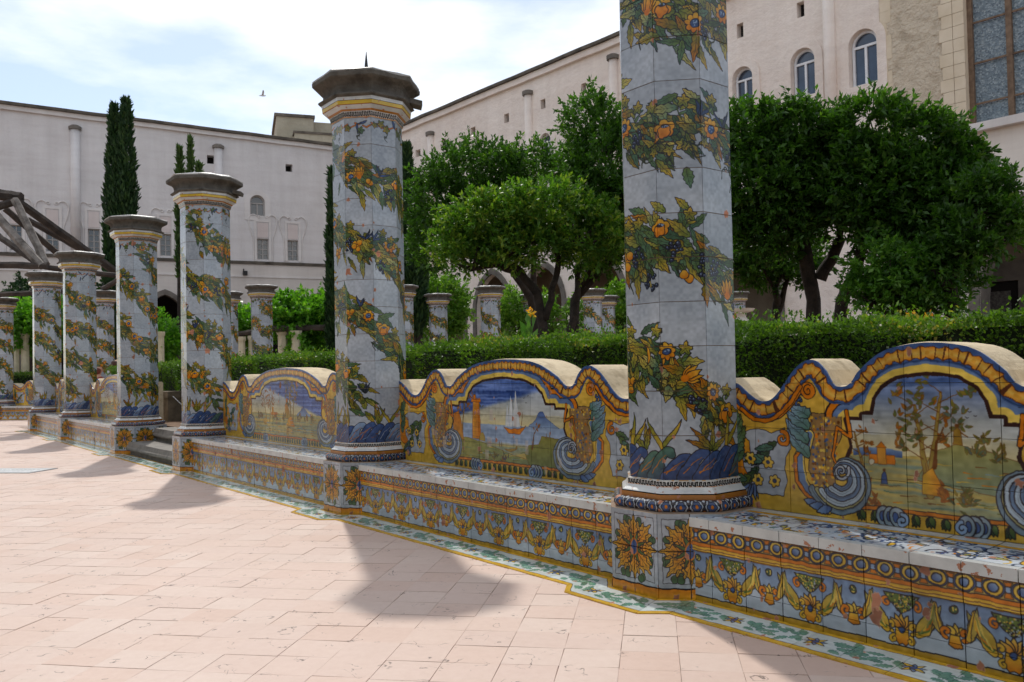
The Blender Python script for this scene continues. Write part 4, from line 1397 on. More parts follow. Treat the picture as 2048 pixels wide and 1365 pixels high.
def ftile(V, F, c):
    h = .0008
    a = fb * (TB / 2 - h); b = fa * (TA / 2 - h)
    tilt = [R.gauss(0, .0006) for _ in range(4)]
    z = R.gauss(0, .0004)
    rot = R.gauss(0, .004)
    aa = a + b * rot * 0; 
    q = [c - a - b, c + a - b, c + a + b, c - a + b]
    k = len(V)
    V += [(p.x + R.gauss(0, .0006), p.y + R.gauss(0, .0006), z + t) for p, t in zip(q, tilt)]
    V += [(p.x, p.y, -.006) for p in q]
    F += [(k, k + 1, k + 2, k + 3)] + [(k + i, k + 4 + i, k + 4 + (i + 1) % 4, k + (i + 1) % 4) for i in range(4)]
for c, i, j in cells[:295]:
    V, F = [], []
    ftile(V, F, Vector((0, 0, 0)))
    link('floor_tile', mesh('floor_tile', V, F, M_tc), fl, c)
V, F = [], []
for c, i, j in cells[295:]: ftile(V, F, c)
o = link('floor_tiles_beyond', mesh('floor_tiles_beyond', V, F, M_tcs), fl); o['kind'] = 'stuff'

# pale marble plate let into the floor
M_marb = rough_mat('pale marble', srgb(168, 170, 172), srgb(206, 208, 208), 6, .5, .2)
p = W(30, 945, 9.35)
mp_ = MB(); mp_.box(-.36, .36, -.22, .22, -.004, .006); mp_.box(-.33, .33, -.19, .19, .006, .0068, 1)
R.seed(77)
for rw in range(2):
    x = -.27
    while x < .25:
        w_ = R.uniform(.02, .05); mp_.box(x, x + w_, .06 - rw * .13, .085 - rw * .13, .0068, .0074, 0); x += w_ + .02
o = mp_.build('marble_floor_plate', [rough_mat('plate frame', srgb(120, 122, 126), srgb(150, 152, 154), 9, .6, .2), M_marb], None, False, (p.x, p.y, 0), -FA); tag(o, 'pale marble plate set in the terracotta floor by the left edge', 'floor plate')

# ------------------------------------------------------------------ garden earth
M_soil = rough_mat('dry garden soil', srgb(96, 74, 58), srgb(146, 120, 98), 3, .98, .8, 18, .03)
def slab(name, pts, z0, z1, mat):
    n = len(pts)
    V = [(p[0], p[1], z1) for p in pts] + [(p[0], p[1], z0) for p in pts]
    F = [tuple(range(n))] + [(i, n + i, n + (i + 1) % n, (i + 1) % n) for i in range(n)]
    o = link(name, mesh(name, V, F, mat)); tag(o, kind='structure'); return o
A = row(9, .386); B_ = row(-16.3, .386)
slab('garden_bed', [tuple(A)[:2], (16, 3), (18, 19.5), (4, 19.3), (-4, 18.2), tuple(B_)[:2]][::1], -.08, .33, M_soil)
slab('far_garden_bed', [(-8.4, 23.6), (0, 25.5), (20, 27), (30, 14.0), (30, 60), (-60, 60), (-60, 30), (-15.0, 23.6)], -.08, .33, M_soil)
# fill of the gap between the two row columns behind the steps
a, b = row(-9.27, .38), row(-7.08, .38)

# ------------------------------------------------------------------ foliage helpers
def leaves_mesh(name, C, N, size, mat, aspect=.45, rnd=None, seed=1, squash=None):
    """C centres (n,3), N pointing directions (n,3): one two-triangle leaf each, base at C"""
    g_ = np.random.default_rng(seed)
    n = len(C)
    N = N / (np.linalg.norm(N, axis=1, keepdims=True) + 1e-9)
    up_ = g_.normal(size=(n, 3)); 
    up_[:, 2] += .9
    S_ = np.cross(N, up_); S_ /= (np.linalg.norm(S_, axis=1, keepdims=True) + 1e-9)
    nn = np.cross(S_, N)
    sz = size * g_.uniform(.6, 1.25, (n, 1))
    V = np.empty((n, 4, 3), np.float32)
    V[:, 0] = C
    V[:, 1] = C + N * sz * .5 + S_ * sz * aspect * .5 + nn * sz * .06
    V[:, 2] = C + N * sz - nn * sz * .08
    V[:, 3] = C + N * sz * .5 - S_ * sz * aspect * .5 + nn * sz * .06
    me = bpy.data.meshes.new(name)
    me.vertices.add(n * 4); me.vertices.foreach_set('co', V.reshape(-1))
    me.loops.add(n * 4); me.loops.foreach_set('vertex_index', np.arange(n * 4, dtype=np.int32))
    me.polygons.add(n); me.polygons.foreach_set('loop_start', np.arange(0, n * 4, 4, dtype=np.int32)); 
    me.polygons.foreach_set('loop_total', np.full(n, 4, np.int32))
    me.update(calc_edges=True)
    at = me.attributes.new('rnd', 'FLOAT', 'FACE')
    if rnd is None: rnd = g_.random(n)
    at.data.foreach_set('value', np.asarray(rnd, np.float32))
    me.materials.append(mat)
    return me

def sprigs(lobes, n, per, ln, g_, upb=.5, shell=.55):
    """twigs through the volume of the lobes; returns leaf bases, directions and tone"""
    vol = np.array([l[1][0] * l[1][1] * l[1][2] for l in lobes]) ** .8
    pick = g_.choice(len(lobes), n, p=vol / vol.sum())
    c = np.array([l[0] for l in lobes])[pick]; r = np.array([l[1] for l in lobes])[pick]
    d = g_.normal(size=(n, 3)); d /= np.linalg.norm(d, axis=1, keepdims=True)
    rad = g_.uniform(shell, 1.0, (n, 1)) ** .7
    # bumpy outline
    bump = 1 + .22 * np.sin(d[:, :1] * 9 + c[:, :1] * 3) * np.cos(d[:, 2:3] * 7 + d[:, 1:2] * 5) + g_.normal(size=(n, 1)) * .08
    base = c + d * r * rad * bump
    hol = np.sin(base[:, 0] * 5.1 + base[:, 2] * 3.3 + 1.0) * np.sin(base[:, 1] * 4.3 - base[:, 2] * 4.7) + .5 * np.sin(base[:, 2] * 9.1 + base[:, 0] * 7.3)
    keep = hol < .80
    base, d, n = base[keep], d[keep], int(keep.sum())
    ax = d * .8 + np.array([0, 0, upb]) + g_.normal(size=(n, 3)) * .45
    ax /= np.linalg.norm(ax, axis=1, keepdims=True)
    tone = g_.random((n, 1)) * .55
    t = g_.random((n, per, 1))
    Cn = base[:, None] + ax[:, None] * t * ln
    Nn = ax[:, None] * .7 + g_.normal(size=(n, per, 3)) * .6 + np.array([0, 0, .1])
    tn = tone + .45 * g_.random((n, per))
    return Cn.reshape(-1, 3), Nn.reshape(-1, 3), tn.reshape(-1)

M_bark = rough_mat('dark bark', srgb(34, 30, 26), srgb(70, 60, 52), 9, .95, .9, 30, .03)
ORG = [(0, (.020, .058, .010, 1)), (.45, (.040, .105, .014, 1)), (.85, (.072, .165, .022, 1)), (1, (.14, .22, .035, 1))]
M_org = leaf_mat('orange tree leaf', ORG, .42, .42)
M_orgy = leaf_mat('yellowing orange leaf', [(0, (.035, .10, .012, 1)), (.55, (.085, .19, .022, 1)), (1, (.28, .34, .05, 1))], .40, .45)
M_orgl = leaf_mat('fresh orange leaf', [(0, (.035, .10, .014, 1)), (.6, (.08, .20, .025, 1)), (1, (.16, .30, .05, 1))], .42, .34)
M_shr = leaf_mat('bright shrub leaf', [(0, (.06, .15, .018, 1)), (.6, (.12, .25, .03, 1)), (1, (.24, .36, .06, 1))], .42, .4)
M_vin = leaf_mat('vine leaf', [(0, (.05, .16, .015, 1)), (.6, (.11, .28, .025, 1)), (1, (.22, .40, .05, 1))], .48, .4)
M_hdg = leaf_mat('box leaf', [(0, (.022, .055, .010, 1)), (.5, (.06, .13, .017, 1)), (.9, (.13, .23, .03, 1)), (1, (.30, .26, .06, 1))], .38, .45)
M_cyp = leaf_mat('cypress scale', [(0, (.012, .035, .012, 1)), (.6, (.022, .06, .018, 1)), (1, (.05, .10, .025, 1))], .12, .6)
M_cypy = leaf_mat('young cypress scale', [(0, (.03, .07, .018, 1)), (1, (.09, .15, .04, 1))], .2, .6)

# ------------------------------------------------------------------ box hedges
def hedge(name, a, b, width, z0, z1, n, lab, seed, size=.028):
    """a long clipped hedge from a to b (front edge line), thickness to the left normal"""
    g_ = np.random.default_rng(seed)
    T = empty(name, (0, 0, 0)); tag(T, lab, 'hedge')
    a = np.array(a[:2]); b = np.array(b[:2]); L = np.linalg.norm(b - a); d = (b - a) / L; nrm = np.array([-d[1], d[0]])
    k = n
    side = g_.random(k)
    u = g_.random(k) * L
    hgt = z1 - z0
    topf = width / (width + hgt * 1.15)
    is_top = side < topf
    v = np.where(is_top, g_.random(k) * width, g_.choice([0.0, 1.0], k, p=[.75, .25]) * width)
    z = np.where(is_top, z1, z0 + g_.random(k) ** .8 * hgt)
    wob = .035 * np.sin(u * 3.1 + z * 5) + .03 * np.sin(u * 7.7 + 1.3) + .02 * np.cos(u * 13 + z * 11)
    nx = np.where(is_top, 0, np.where(v < width / 2, -1, 1))
    depth = g_.exponential(.030, k)
    vv = v + nx * (wob - depth)
    zz = z + np.where(is_top, wob * .7 - depth + (g_.random(k) < .12) * g_.random(k) ** 2 * .09, 0)
    P_ = a[None] + d[None] * u[:, None] + nrm[None] * vv[:, None]
    C = np.column_stack([P_, zz])
    N = np.column_stack([nrm[None] * nx[:, None] * 1.0, np.where(is_top, 1.0, .45)]) + g_.normal(size=(k, 3)) * .55
    clump = .5 + .5 * np.sin(u * 5.3 + z * 9) * np.cos(u * 2.1 - z * 4)
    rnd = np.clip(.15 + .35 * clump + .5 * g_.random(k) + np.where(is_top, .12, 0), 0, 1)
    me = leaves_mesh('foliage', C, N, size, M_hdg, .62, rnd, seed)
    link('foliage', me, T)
    # solid boxes painted near-black as inner shade, so no light passes through
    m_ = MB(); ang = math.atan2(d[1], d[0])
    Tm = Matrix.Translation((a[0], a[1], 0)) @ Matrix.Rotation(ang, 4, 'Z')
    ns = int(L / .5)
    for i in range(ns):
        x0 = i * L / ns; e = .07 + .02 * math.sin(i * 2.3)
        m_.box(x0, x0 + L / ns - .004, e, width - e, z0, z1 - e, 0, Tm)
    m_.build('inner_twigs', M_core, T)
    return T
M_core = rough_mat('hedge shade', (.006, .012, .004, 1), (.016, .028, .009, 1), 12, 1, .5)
ha, hb, hc = row(-16.2, 1.05), row(-3.0, 1.05), row(6.5, 1.05)
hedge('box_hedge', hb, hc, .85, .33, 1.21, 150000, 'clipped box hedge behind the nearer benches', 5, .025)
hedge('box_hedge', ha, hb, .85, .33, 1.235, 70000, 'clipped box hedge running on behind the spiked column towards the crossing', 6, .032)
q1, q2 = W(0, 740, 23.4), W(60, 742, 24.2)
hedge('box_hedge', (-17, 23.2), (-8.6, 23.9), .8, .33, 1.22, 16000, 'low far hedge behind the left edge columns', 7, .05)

# ------------------------------------------------------------------ trees
def tree(name, lab, cat, lobes, trunk, mat, n, per=14, size=.075, ln=.22, seed=1, grp=None, upb=.5, shell=.5, aspect=.42):
    """lobes in (x px, y px, Z, rx px, ry px): crown lobes; trunk: list of limbs [(x,y,Z,r),...]"""
    g_ = np.random.default_rng(seed)
    root = trunk[0][0]; base = W(*root[:3]); base.z = max(0.30, .32)
    T = empty(name, base); tag(T, lab, cat, grp)
    b3 = np.array(base)
    LB = []
    for (x, y, Z, rx, ry) in lobes:
        c = W(x, y, Z); LB.append((np.array(c) - b3, np.array([rx * Z / FPX, .5 * (rx + ry) * Z / FPX, ry * Z / FPX])))
    C, N, t = sprigs(LB, n, per, ln, g_, upb, shell)
    link('crown', leaves_mesh('crown', C, N, size, mat, aspect, t, seed), T)
    m_ = MB()
    for li, limb in enumerate(trunk):
        pts = [W(*q[:3]) - base for q in limb]
        if li == 0: pts[0].z = -.06
        # resample with a little wander
        P_, r_ = [], []
        for i in range(len(pts) - 1):
            for k in range(4):
                t_ = k / 4
                P_.append(pts[i].lerp(pts[i + 1], t_) + Vector((R.gauss(0, .25), R.gauss(0, .25), 0)) * limb[i][3] * (1 if (i or k) else 0)); r_.append(limb[i][3] * (1 - t_) + limb[i + 1][3] * t_)
        P_.append(pts[-1]); r_.append(limb[-1][3])
        m_.tube(P_, r_, 9, 0, .14)
    # thin branches out to the lobes
    tip = [W(*limb[-1][:3]) - base for limb in trunk]
    for c, r in LB:
        c_ = Vector(c); s_ = min(tip, key=lambda q: (q - c_).length)
        for k in range(5):
            e = c_ + Vector((R.uniform(-.7, .7) * r[0], R.uniform(-.7, .7) * r[1], R.uniform(-.5, .6) * r[2]))
            md = s_.lerp(e, .5) + Vector((0, 0, -.05 * (e - s_).length))
            m_.tube([s_, md, e], [.028, .017, .005], 6, 0, .1)
    m_.build('trunk', M_bark, T, True)
    return T
GO = 'orange trees in the garden'
tree('orange_tree', 'orange tree with a yellowish front crown and several leaning trunks', 'tree',
     [(990, 445, 11.6, 95, 50), (1085, 435, 11.6, 108, 58), (1175, 470, 11.6, 78, 62), (925, 500, 11.6, 62, 40), (1035, 500, 11.5, 95, 34)],
     [[(1105, 700, 11.8, .085), (1080, 600, 11.8, .066), (1040, 545, 11.7, .055), (1005, 515, 11.6, .04)], [(1090, 640, 11.8, .055), (1110, 560, 11.7, .045), (1120, 490, 11.6, .04)], [(1140, 700, 11.9, .06), (1150, 610, 11.9, .05), (1160, 530, 11.7, .035)], [(1040, 545, 11.7, .06), (990, 530, 11.6, .04), (945, 540, 11.5, .02)]],
     M_orgy, 2300, 15, .075, .2, 3, GO, .45, .45)
tree('orange_tree', 'dark broad orange tree behind the yellowish one', 'tree',
     [(895, 425, 15, 72, 75), (955, 365, 15, 112, 68), (1060, 360, 15, 100, 60), (872, 490, 15, 55, 58), (990, 450, 15.4, 80, 45)],
     [[(1082, 700, 15.5, .10), (1062, 600, 15.5, .08), (1000, 500, 15.2, .06)], [(1062, 600, 15.5, .07), (1070, 500, 15.3, .05)]],
     M_org, 2900, 14, .085, .24, 4, GO)
tree('orange_tree', 'tall dark orange tree directly left of the nearest column', 'tree',
     [(1190, 258, 12.5, 62, 56), (1222, 345, 12.5, 98, 86), (1185, 430, 12.5, 75, 75), (1270, 440, 12.6, 80, 80), (1225, 500, 12.6, 60, 42)],
     [[(1128, 705, 12.8, .09), (1150, 600, 12.8, .07), (1200, 500, 12.6, .06)], [(1150, 600, 12.8, .05), (1225, 520, 12.6, .04)]],
     M_org, 2600, 14, .08, .24, 5, GO)
tree('orange_tree', 'dense orange tree behind the right side of the nearest column', 'tree',
     [(1500, 280, 9.8, 70, 52), (1585, 278, 9.8, 78, 56), (1515, 375, 9.8, 85, 68), (1628, 385, 9.9, 82, 75), (1550, 455, 9.9, 75, 48), (1672, 310, 9.9, 36, 60)],
     [[(1645, 700, 10.2, .115), (1628, 600, 10.2, .09), (1605, 480, 10, .08)], [(1640, 560, 10.1, .08), (1680, 480, 10, .06)]],
     M_org, 2900, 15, .08, .22, 6, GO)
tree('orange_tree', 'large rounded orange tree in front of the rough stone wall', 'tree',
     [(1745, 262, 9.3, 72, 50), (1832, 300, 9.3, 80, 62), (1730, 375, 9.4, 80, 70), (1848, 395, 9.3, 92, 72), (1785, 450, 9.4, 90, 50), (1912, 345, 9.2, 40, 54), (1905, 460, 9.3, 45, 38)],
     [[(1672, 705, 9.8, .08), (1685, 600, 9.7, .07), (1740, 470, 9.5, .055)], [(1720, 480, 9.8, .05), (1790, 420, 9.7, .03)]],
     M_org, 3300, 15, .08, .22, 7, GO)
tree('orange_tree', 'slender leaning orange tree at the right edge before the big arch', 'tree',
     [(1960, 400, 8.6, 60, 40), (1990, 455, 8.6, 55, 45), (1930, 480, 8.6, 55, 60), (1900, 560, 8.7, 45, 50), (2000, 370, 8.6, 30, 25)],
     [[(1915, 705, 8.8, .085), (1908, 640, 8.8, .075), (1900, 580, 8.7, .06), (1925, 500, 8.6, .045), (1940, 440, 8.6, .03)], [(1900, 580, 8.7, .05), (1860, 540, 8.7, .035)], [(1925, 520, 8.6, .03), (1985, 505, 8.6, .015)]],
     M_org, 1000, 14, .07, .2, 8, GO, .6, .3)
tree('orange_tree', 'small low orange tree under the big rounded one', 'tree',
     [(1770, 540, 8.9, 70, 50), (1830, 560, 8.9, 75, 55), (1730, 590, 8.9, 40, 30), (1870, 600, 8.9, 50, 35), (1790, 590, 8.9, 60, 35)],
     [[(1805, 705, 9, .06), (1800, 650, 9, .05), (1780, 590, 8.9, .035)], [(1802, 650, 9, .045), (1850, 600, 8.9, .025)], [(1800, 655, 9, .04), (1760, 615, 8.9, .02)]],
     M_orgl, 1000, 13, .07, .18, 9, GO, .4, .3)
tree('orange_tree', 'small orange tree with a forked slim trunk right of the marble basin', 'tree',
     [(1530, 530, 11.5, 62, 36), (1588, 515, 11.5, 60, 42), (1505, 495, 11.5, 45, 42)],
     [[(1545, 705, 11.6, .07), (1555, 620, 11.6, .06), (1550, 580, 11.5, .04)], [(1555, 625, 11.6, .05), (1575, 560, 11.5, .03)]],
     M_org, 750, 14, .08, .2, 10, GO)
GS = 'bright round garden shrubs'
def shrub(lab, lobes, x, y, Z, n, seed, mat=None, size=.09, cat='shrub', name='round_shrub', grp=GS):
    return tree(name, lab, cat, lobes, [[(x, y, Z, .07), (x + 3, y - 60, Z, .05)]], mat or M_shr, n, 13, size * 1.3, .25, seed, grp)
shrub('pale round clipped tree right of the spiked column', [(850, 600, 27, 60, 50), (895, 610, 27, 45, 50), (870, 650, 27, 60, 45)], 870, 700, 27, 1700, 20)
shrub('round shrub between the two far columns by the pointed arches', [(1050, 620, 28, 55, 40), (1040, 655, 28, 45, 35), (1085, 640, 28, 30, 35)], 1050, 700, 28, 1100, 21)
shrub('bright shrub peeping left of the nearest column', [(1236, 610, 27, 35, 40), (1245, 650, 27, 30, 40), (1150, 640, 28, 20, 35)], 1235, 700, 27, 900, 22)
GC = 'dark cypress trees'
def cypress(lab, spires, seed, mat, Z, n, y1=760, size=.12):
    g_ = np.random.default_rng(seed)
    x0, _ = spires[0][:2]
    base = W(x0, 760, Z); base.z = .33
    T = empty('cypress_tree', base); tag(T, lab, 'cypress', GC)
    Cs, Ns = [], []
    m_ = MB()
    for (x, ytop, rpx, ybot) in spires:
        top = W(x, ytop, Z) - base; bot = W(x, ybot, Z) - base
        k = int(n / len(spires))
        t = g_.random(k) ** .9
        r = rpx * Z / FPX * np.minimum(1, (1.03 - t) * 2.6) ** .7 * (1 + .10 * np.sin(t * 40 + g_.random(k) * 2)) * np.minimum(1, .5 + t * 3)
        a = g_.random(k) * 6.283; q = np.sqrt(g_.uniform(.35, 1, k))
        C = np.column_stack([bot.x + (top.x - bot.x) * t + np.cos(a) * r * q, bot.y + np.sin(a) * r * q, bot.z + (top.z - bot.z) * t])
        N = np.column_stack([np.cos(a) * .35, np.sin(a) * .35, np.full(k, 1.0)]) + g_.normal(size=(k, 3)) * .22
        Cs.append(C); Ns.append(N)
        m_.tube([(bot.x, 0, -.05), (bot.x, 0, bot.z + (top.z - bot.z) * .5), (top.x, 0, top.z * .96)], [.12, .08, .01], 7)
    C = np.concatenate(Cs); N = np.concatenate(Ns)
    link('crown', leaves_mesh('crown', C, N, size * 2, mat, .3, None, seed), T)
    m_.build('trunk', M_bark, T)
cypress('tall cypress with twin tips above the left capitals', [(228, 215, 17, 740), (252, 205, 20, 740), (240, 300, 27, 745)], 30, M_cyp, 29, 16000)
cypress('thin pale cypress tips rising behind the capital right of the steps', [(381, 278, 6, 700), (360, 300, 5, 560), (398, 333, 7, 560)], 31, M_cypy, 30, 5000)
cypress('narrow cypress seen along the left edge of the spiked column', [(665, 345, 9, 740), (672, 380, 15, 740)], 32, M_cyp, 24, 6000)
cypress('cypress with feathery tips just right of the spiked column', [(813, 295, 12, 560), (805, 350, 14, 660), (838, 355, 14, 660), (828, 420, 22, 680)], 33, M_cyp, 24, 13000)

GV = 'vines over the cream pillars'
def vine(lab, lobes, seed, n, mat=None):
    g_ = np.random.default_rng(seed)
    base = W(lobes[0][0], 720, lobes[0][2]); base.z = .33
    T = empty('climbing_vine', base); tag(T, lab, 'vine', GV)
    LB = [(np.array(W(x, y, Z) - base), np.array([rx * Z / FPX, 1.1, ry * Z / FPX])) for x, y, Z, rx, ry in lobes]
    C, N, t = sprigs(LB, n, 12, .3, g_, -.1, .3)
    link('foliage', leaves_mesh('foliage', C, N, .12, mat or M_vin, .75, t, seed), T)
    m_ = MB()
    for c, r in LB:
        m_.tube([(c[0] * .6, .1, -.05), (c[0] * .9, .05, c[2] * .5), tuple(c)], [.05, .04, .02], 6, 0, .2)
    m_.build('stem', M_bark, T, True)
vine('bright vine over the far pillars left of the spiked column', [(600, 640, 25, 50, 45), (640, 630, 25, 30, 40), (575, 620, 25, 30, 25), (620, 690, 25, 35, 35)], 40, 1700)
vine('light green vine right of the column by the steps', [(478, 650, 26, 30, 28), (500, 640, 26, 30, 20), (470, 690, 26.5, 22, 30)], 41, 900)
vine('vine hanging over the cream pillars at the far left', [(55, 640, 25, 38, 28), (75, 665, 25, 30, 35), (30, 625, 27, 30, 18), (118, 640, 25, 20, 40)], 42, 1400)
vine('dark leafy tree top behind the pergola beams', [(60, 590, 30, 30, 30), (100, 610, 30, 40, 35), (215, 600, 30, 25, 30)], 44, 900, M_cyp)
vine('sparse vine beside the single cream pillar left of the steps', [(322, 660, 25, 10, 30), (335, 690, 25.5, 15, 30), (318, 700, 25, 14, 30)], 43, 420)

# cream square pillars carrying the vines
M_crm = rough_mat('cream plaster pillar', srgb(190, 178, 150), srgb(222, 212, 186), 4, .9, .2)
def pillar(x, ytop, Z, wpx, lab):
    p = W(x, ytop, Z); h = p.z; r = wpx * Z / FPX / 2
    T = empty('cream_pillar', (p.x, p.y, .33), math.radians(20)); tag(T, lab, 'pillar', 'cream vine pillars')
    m_ = MB(); m_.ring([(r, 0), (r, h - .33 - .12)], 8); m_.build('pillar_shaft', M_crm, T)
    m_ = MB(); m_.ring([(r * 1.18, h - .33 - .12), (r * 1.25, h - .33 - .05), (r * 1.25, h - .33)], 8); m_.build('pillar_cap', M_crm, T)
for a in ((30, 668, 24.3, 14, 'leftmost cream pillar under the hanging vine'), (50, 668, 24.4, 14, 'second cream pillar from the left under the hanging vine'),
          (320, 664, 24.3, 15, 'single cream pillar just left of the column by the steps'), (482, 674, 24.3, 15, 'cream pillar left of the far column with the ragged top'),
          (503, 672, 24.6, 12, 'thin cream pillar half behind the far ragged-top column'), (566, 662, 24.3, 20, 'broad cream pillar right of the far ragged-top column'),
          (592, 662, 24.0, 18, 'cream pillar beside the dark foliage left of the spiked column')): pillar(*a)
M_wood = rough_mat('weathered dark timber', srgb(34, 28, 25), srgb(78, 68, 60), 5, .9, .8, 26, .02)
M_woodl = rough_mat('sun bleached timber', srgb(72, 65, 58), srgb(150, 142, 134), 6, .85, .7, 26, .02)  # pale for the bleached strut and for the painted highlight of a rafter
def beam(name, lab, cat, a, b, r, mat, grp=None, n=6):
    A_, B_ = W(*a), W(*b)
    m_ = MB()
    L_ = (B_ - A_).length
    pts = [A_.lerp(B_, t / 8) + Vector((R.gauss(0, .005), R.gauss(0, .005), R.gauss(0, .005))) - A_ for t in range(9)]
    m_.tube(pts, [r * (1 + R.gauss(0, .02)) for _ in pts], n, 0, .05)
    o = m_.build(name, mat, None, False, A_); tag(o, lab, cat, grp)
    return o
GB = 'timber beams of the crossing pergola'
beam('timber_beam', 'thin dark rail lying on the cream pillars by the dark foliage', 'beam', (545, 658, 24.1), (660, 655, 24), .09, M_wood, 'dark rails on the cream pillars')
beam('timber_beam', 'thin dark rail on the two cream pillars by the ragged-top column', 'beam', (472, 669, 24.5), (545, 659, 24.6), .08, M_wood, 'dark rails on the cream pillars')
bl = [((-40, 383, 18.5), (43, 396, 18.6), .145, M_wood, 'thick squared beam end at the top of the pergola'),
      ((36, 404, 18.6), (232, 545, 20.5), .115, M_wood, 'longest rafter sloping from the beam end down behind three capitals'),
      ((30, 400, 18.4), (93, 530, 17.8), .105, M_woodl, 'pale bleached strut standing on the crossing capital'),
      ((-30, 405, 18.2), (84, 534, 17.6), .11, M_woodl, 'pale rafter with a bright upper edge reaching the left crossing capital'),
      ((10, 418, 19.2), (116, 508, 19.8), .09, M_wood, 'lower rafter behind the pale strut'),
      ((55, 440, 19.8), (170, 504, 20.4), .09, M_wood, 'middle rafter passing behind the second crossing capital'),
      ((-20, 460, 18.8), (70, 524, 18), .09, M_wood, 'short low rafter at the left edge'),
      ((-40, 424, 18.2), (30, 404, 18.5), .1, M_wood, 'short cross piece under the beam end'),
      ((-40, 529, 17.6), (95, 533, 17.6), .085, M_wood, 'level tie beam ending on the left crossing capital'),
      ((90, 535, 17.6), (236, 552, 19.5), .075, M_wood, 'level tie beam running behind the crossing columns'),
      ((-40, 592, 21.5), (150, 581, 21.5), .085, M_wood, 'lowest level beam across the far crossing column'),
      ((206, 578, 20.9), (262, 545, 20), .075, M_wood, 'curved brace rising from the hidden crossing capital')]
for a, b, r, m_, lab in bl: beam('timber_beam', lab, 'beam', a, b, r * .84, m_, GB, 6)

# stone block and hanging chain in the gap behind the steps
p = W(332, 860, 13.2)
m_ = MB(); V = []
pr = [(0, .5, .32), (.12, .52, .34), (.38, .50, .33), (.50, .46, .30)]
T = empty('stone_block', (p.x, p.y, .33), math.radians(-30)); tag(T, 'rough pale stone block in front of the hedge behind the steps', 'stone block')
for i in range(len(pr)): pass
m_.box(-.26, .26, -.16, .16, -.03, .36); m_.box(-.28, .28, -.18, .18, .36, .46); m_.build('block', rough_mat('pale block', srgb(96, 86, 72), srgb(146, 132, 114), 7, .95, .7), T)
pa_ = row(-9.05, .30, .75); pb_ = row(-7.4, .9, .55)
ch = empty('hanging_chain', pa_); tag(ch, 'thin metal chain sagging across the top of the steps', 'chain')
n = 44
m_ = MB()
for i in range(n):
    t = i / (n - 1); q = pa_.lerp(pb_, t) - pa_; q.z -= .28 * math.sin(math.pi * t)
    t2 = (i + .8) / (n - 1); q2 = pa_.lerp(pb_, t2) - pa_; q2.z -= .28 * math.sin(math.pi * min(1, t2))
    m_.tube([q, q2], .0055, 5)
m_.build('links', rough_mat('galvanised chain', srgb(150, 150, 150), srgb(190, 190, 190), 9, .4, .1), ch)

# marble basin
M_mrb = rough_mat('white marble', srgb(196, 190, 178), srgb(226, 222, 212), 5, .45, .2)
p = W(1485, 700, 20)
T = empty('marble_basin', (p.x, p.y, .0)); tag(T, 'white marble fountain dish on a pedestal right of the nearest column', 'fountain')
z0 = W(1485, 622, 20).z
m_ = MB(); m_.ring([(.20, 0), (.20, z0 - .25), (.10, z0 - .15), (.12, z0 - .06)], 20); m_.build('pedestal', M_mrb, T)
m_ = MB(); m_.ring([(.10, z0 - .06), (.26, z0 - .02), (.30, z0 + .03), (.31, z0 + .045), (.28, z0 + .045), (.1, z0 + .0)], 28); m_.build('dish', M_mrb, T)

# canna flowers
M_can = leaf_mat('canna petal', [(0, (.75, .28, .02, 1)), (1, (.85, .55, .05, 1))], .3, .5)
M_cal = leaf_mat('canna leaf', [(0, (.05, .14, .03, 1)), (1, (.12, .24, .05, 1))], .3, .4)
for i, (x, y, Z, lab) in enumerate(((1062, 628, 8.6, 'canna with an orange bloom in front of the yellowish orange tree'), (1822, 636, 7.4, 'yellow canna bloom under the small low orange tree'),
                                   (1856, 641, 7.4, 'second yellow canna bloom, right of the first'), (1836, 660, 7.3, 'low canna bud just over the hedge'))):
    g_ = np.random.default_rng(60 + i)
    p = W(x, y, Z); T = empty('canna_plant', (p.x, p.y, .33)); tag(T, lab, 'flower', 'cannas behind the hedge')
    h = p.z - .33
    m_ = MB(); m_.tube([(0, 0, 0), (.01, 0, h * .6), (0, 0, h)], [.012, .01, .006], 6); m_.build('stem', M_cal.copy() if False else M_bark, T)
    k = 26 if i < 3 else 8
    C = np.array([0, 0, h]) + g_.normal(size=(k, 3)) * np.array([.018, .018, .022]); N = g_.normal(size=(k, 3)) + np.array([0, 0, .6])
    link('bloom', leaves_mesh('bloom', C, N, .04, M_can, .7, None, 60 + i), T)
    k = 9
    C = np.column_stack([np.zeros(k), np.zeros(k), g_.uniform(.1, h * .85, k)]); N = g_.normal(size=(k, 3)) * .7 + np.array([0, 0, 1.2])
    link('leaf', leaves_mesh('leaf', C, N, .30, M_cal, .38, None, 70 + i), T)
# ------------------------------------------------------------------ buildings
class Fac:
    """a facade plane seen from the camera: local x along it, z up, +y behind it"""
    def __init__(s, x, Z, dx, dy):
        s.o = Vector(((x - 1024) / FPX * Z, Z, 0)); s.d = Vector((dx, dy, 0)).normalized()
        s.ang = math.atan2(s.d.y, s.d.x)
    def at(s, x, y):
        q = ray(x, y)
        t = (q.x * s.o.y - s.o.x) / (s.d.x - q.x * s.d.y)
        Z = s.o.y + t * s.d.y
        return t, EYE + q.z * Z

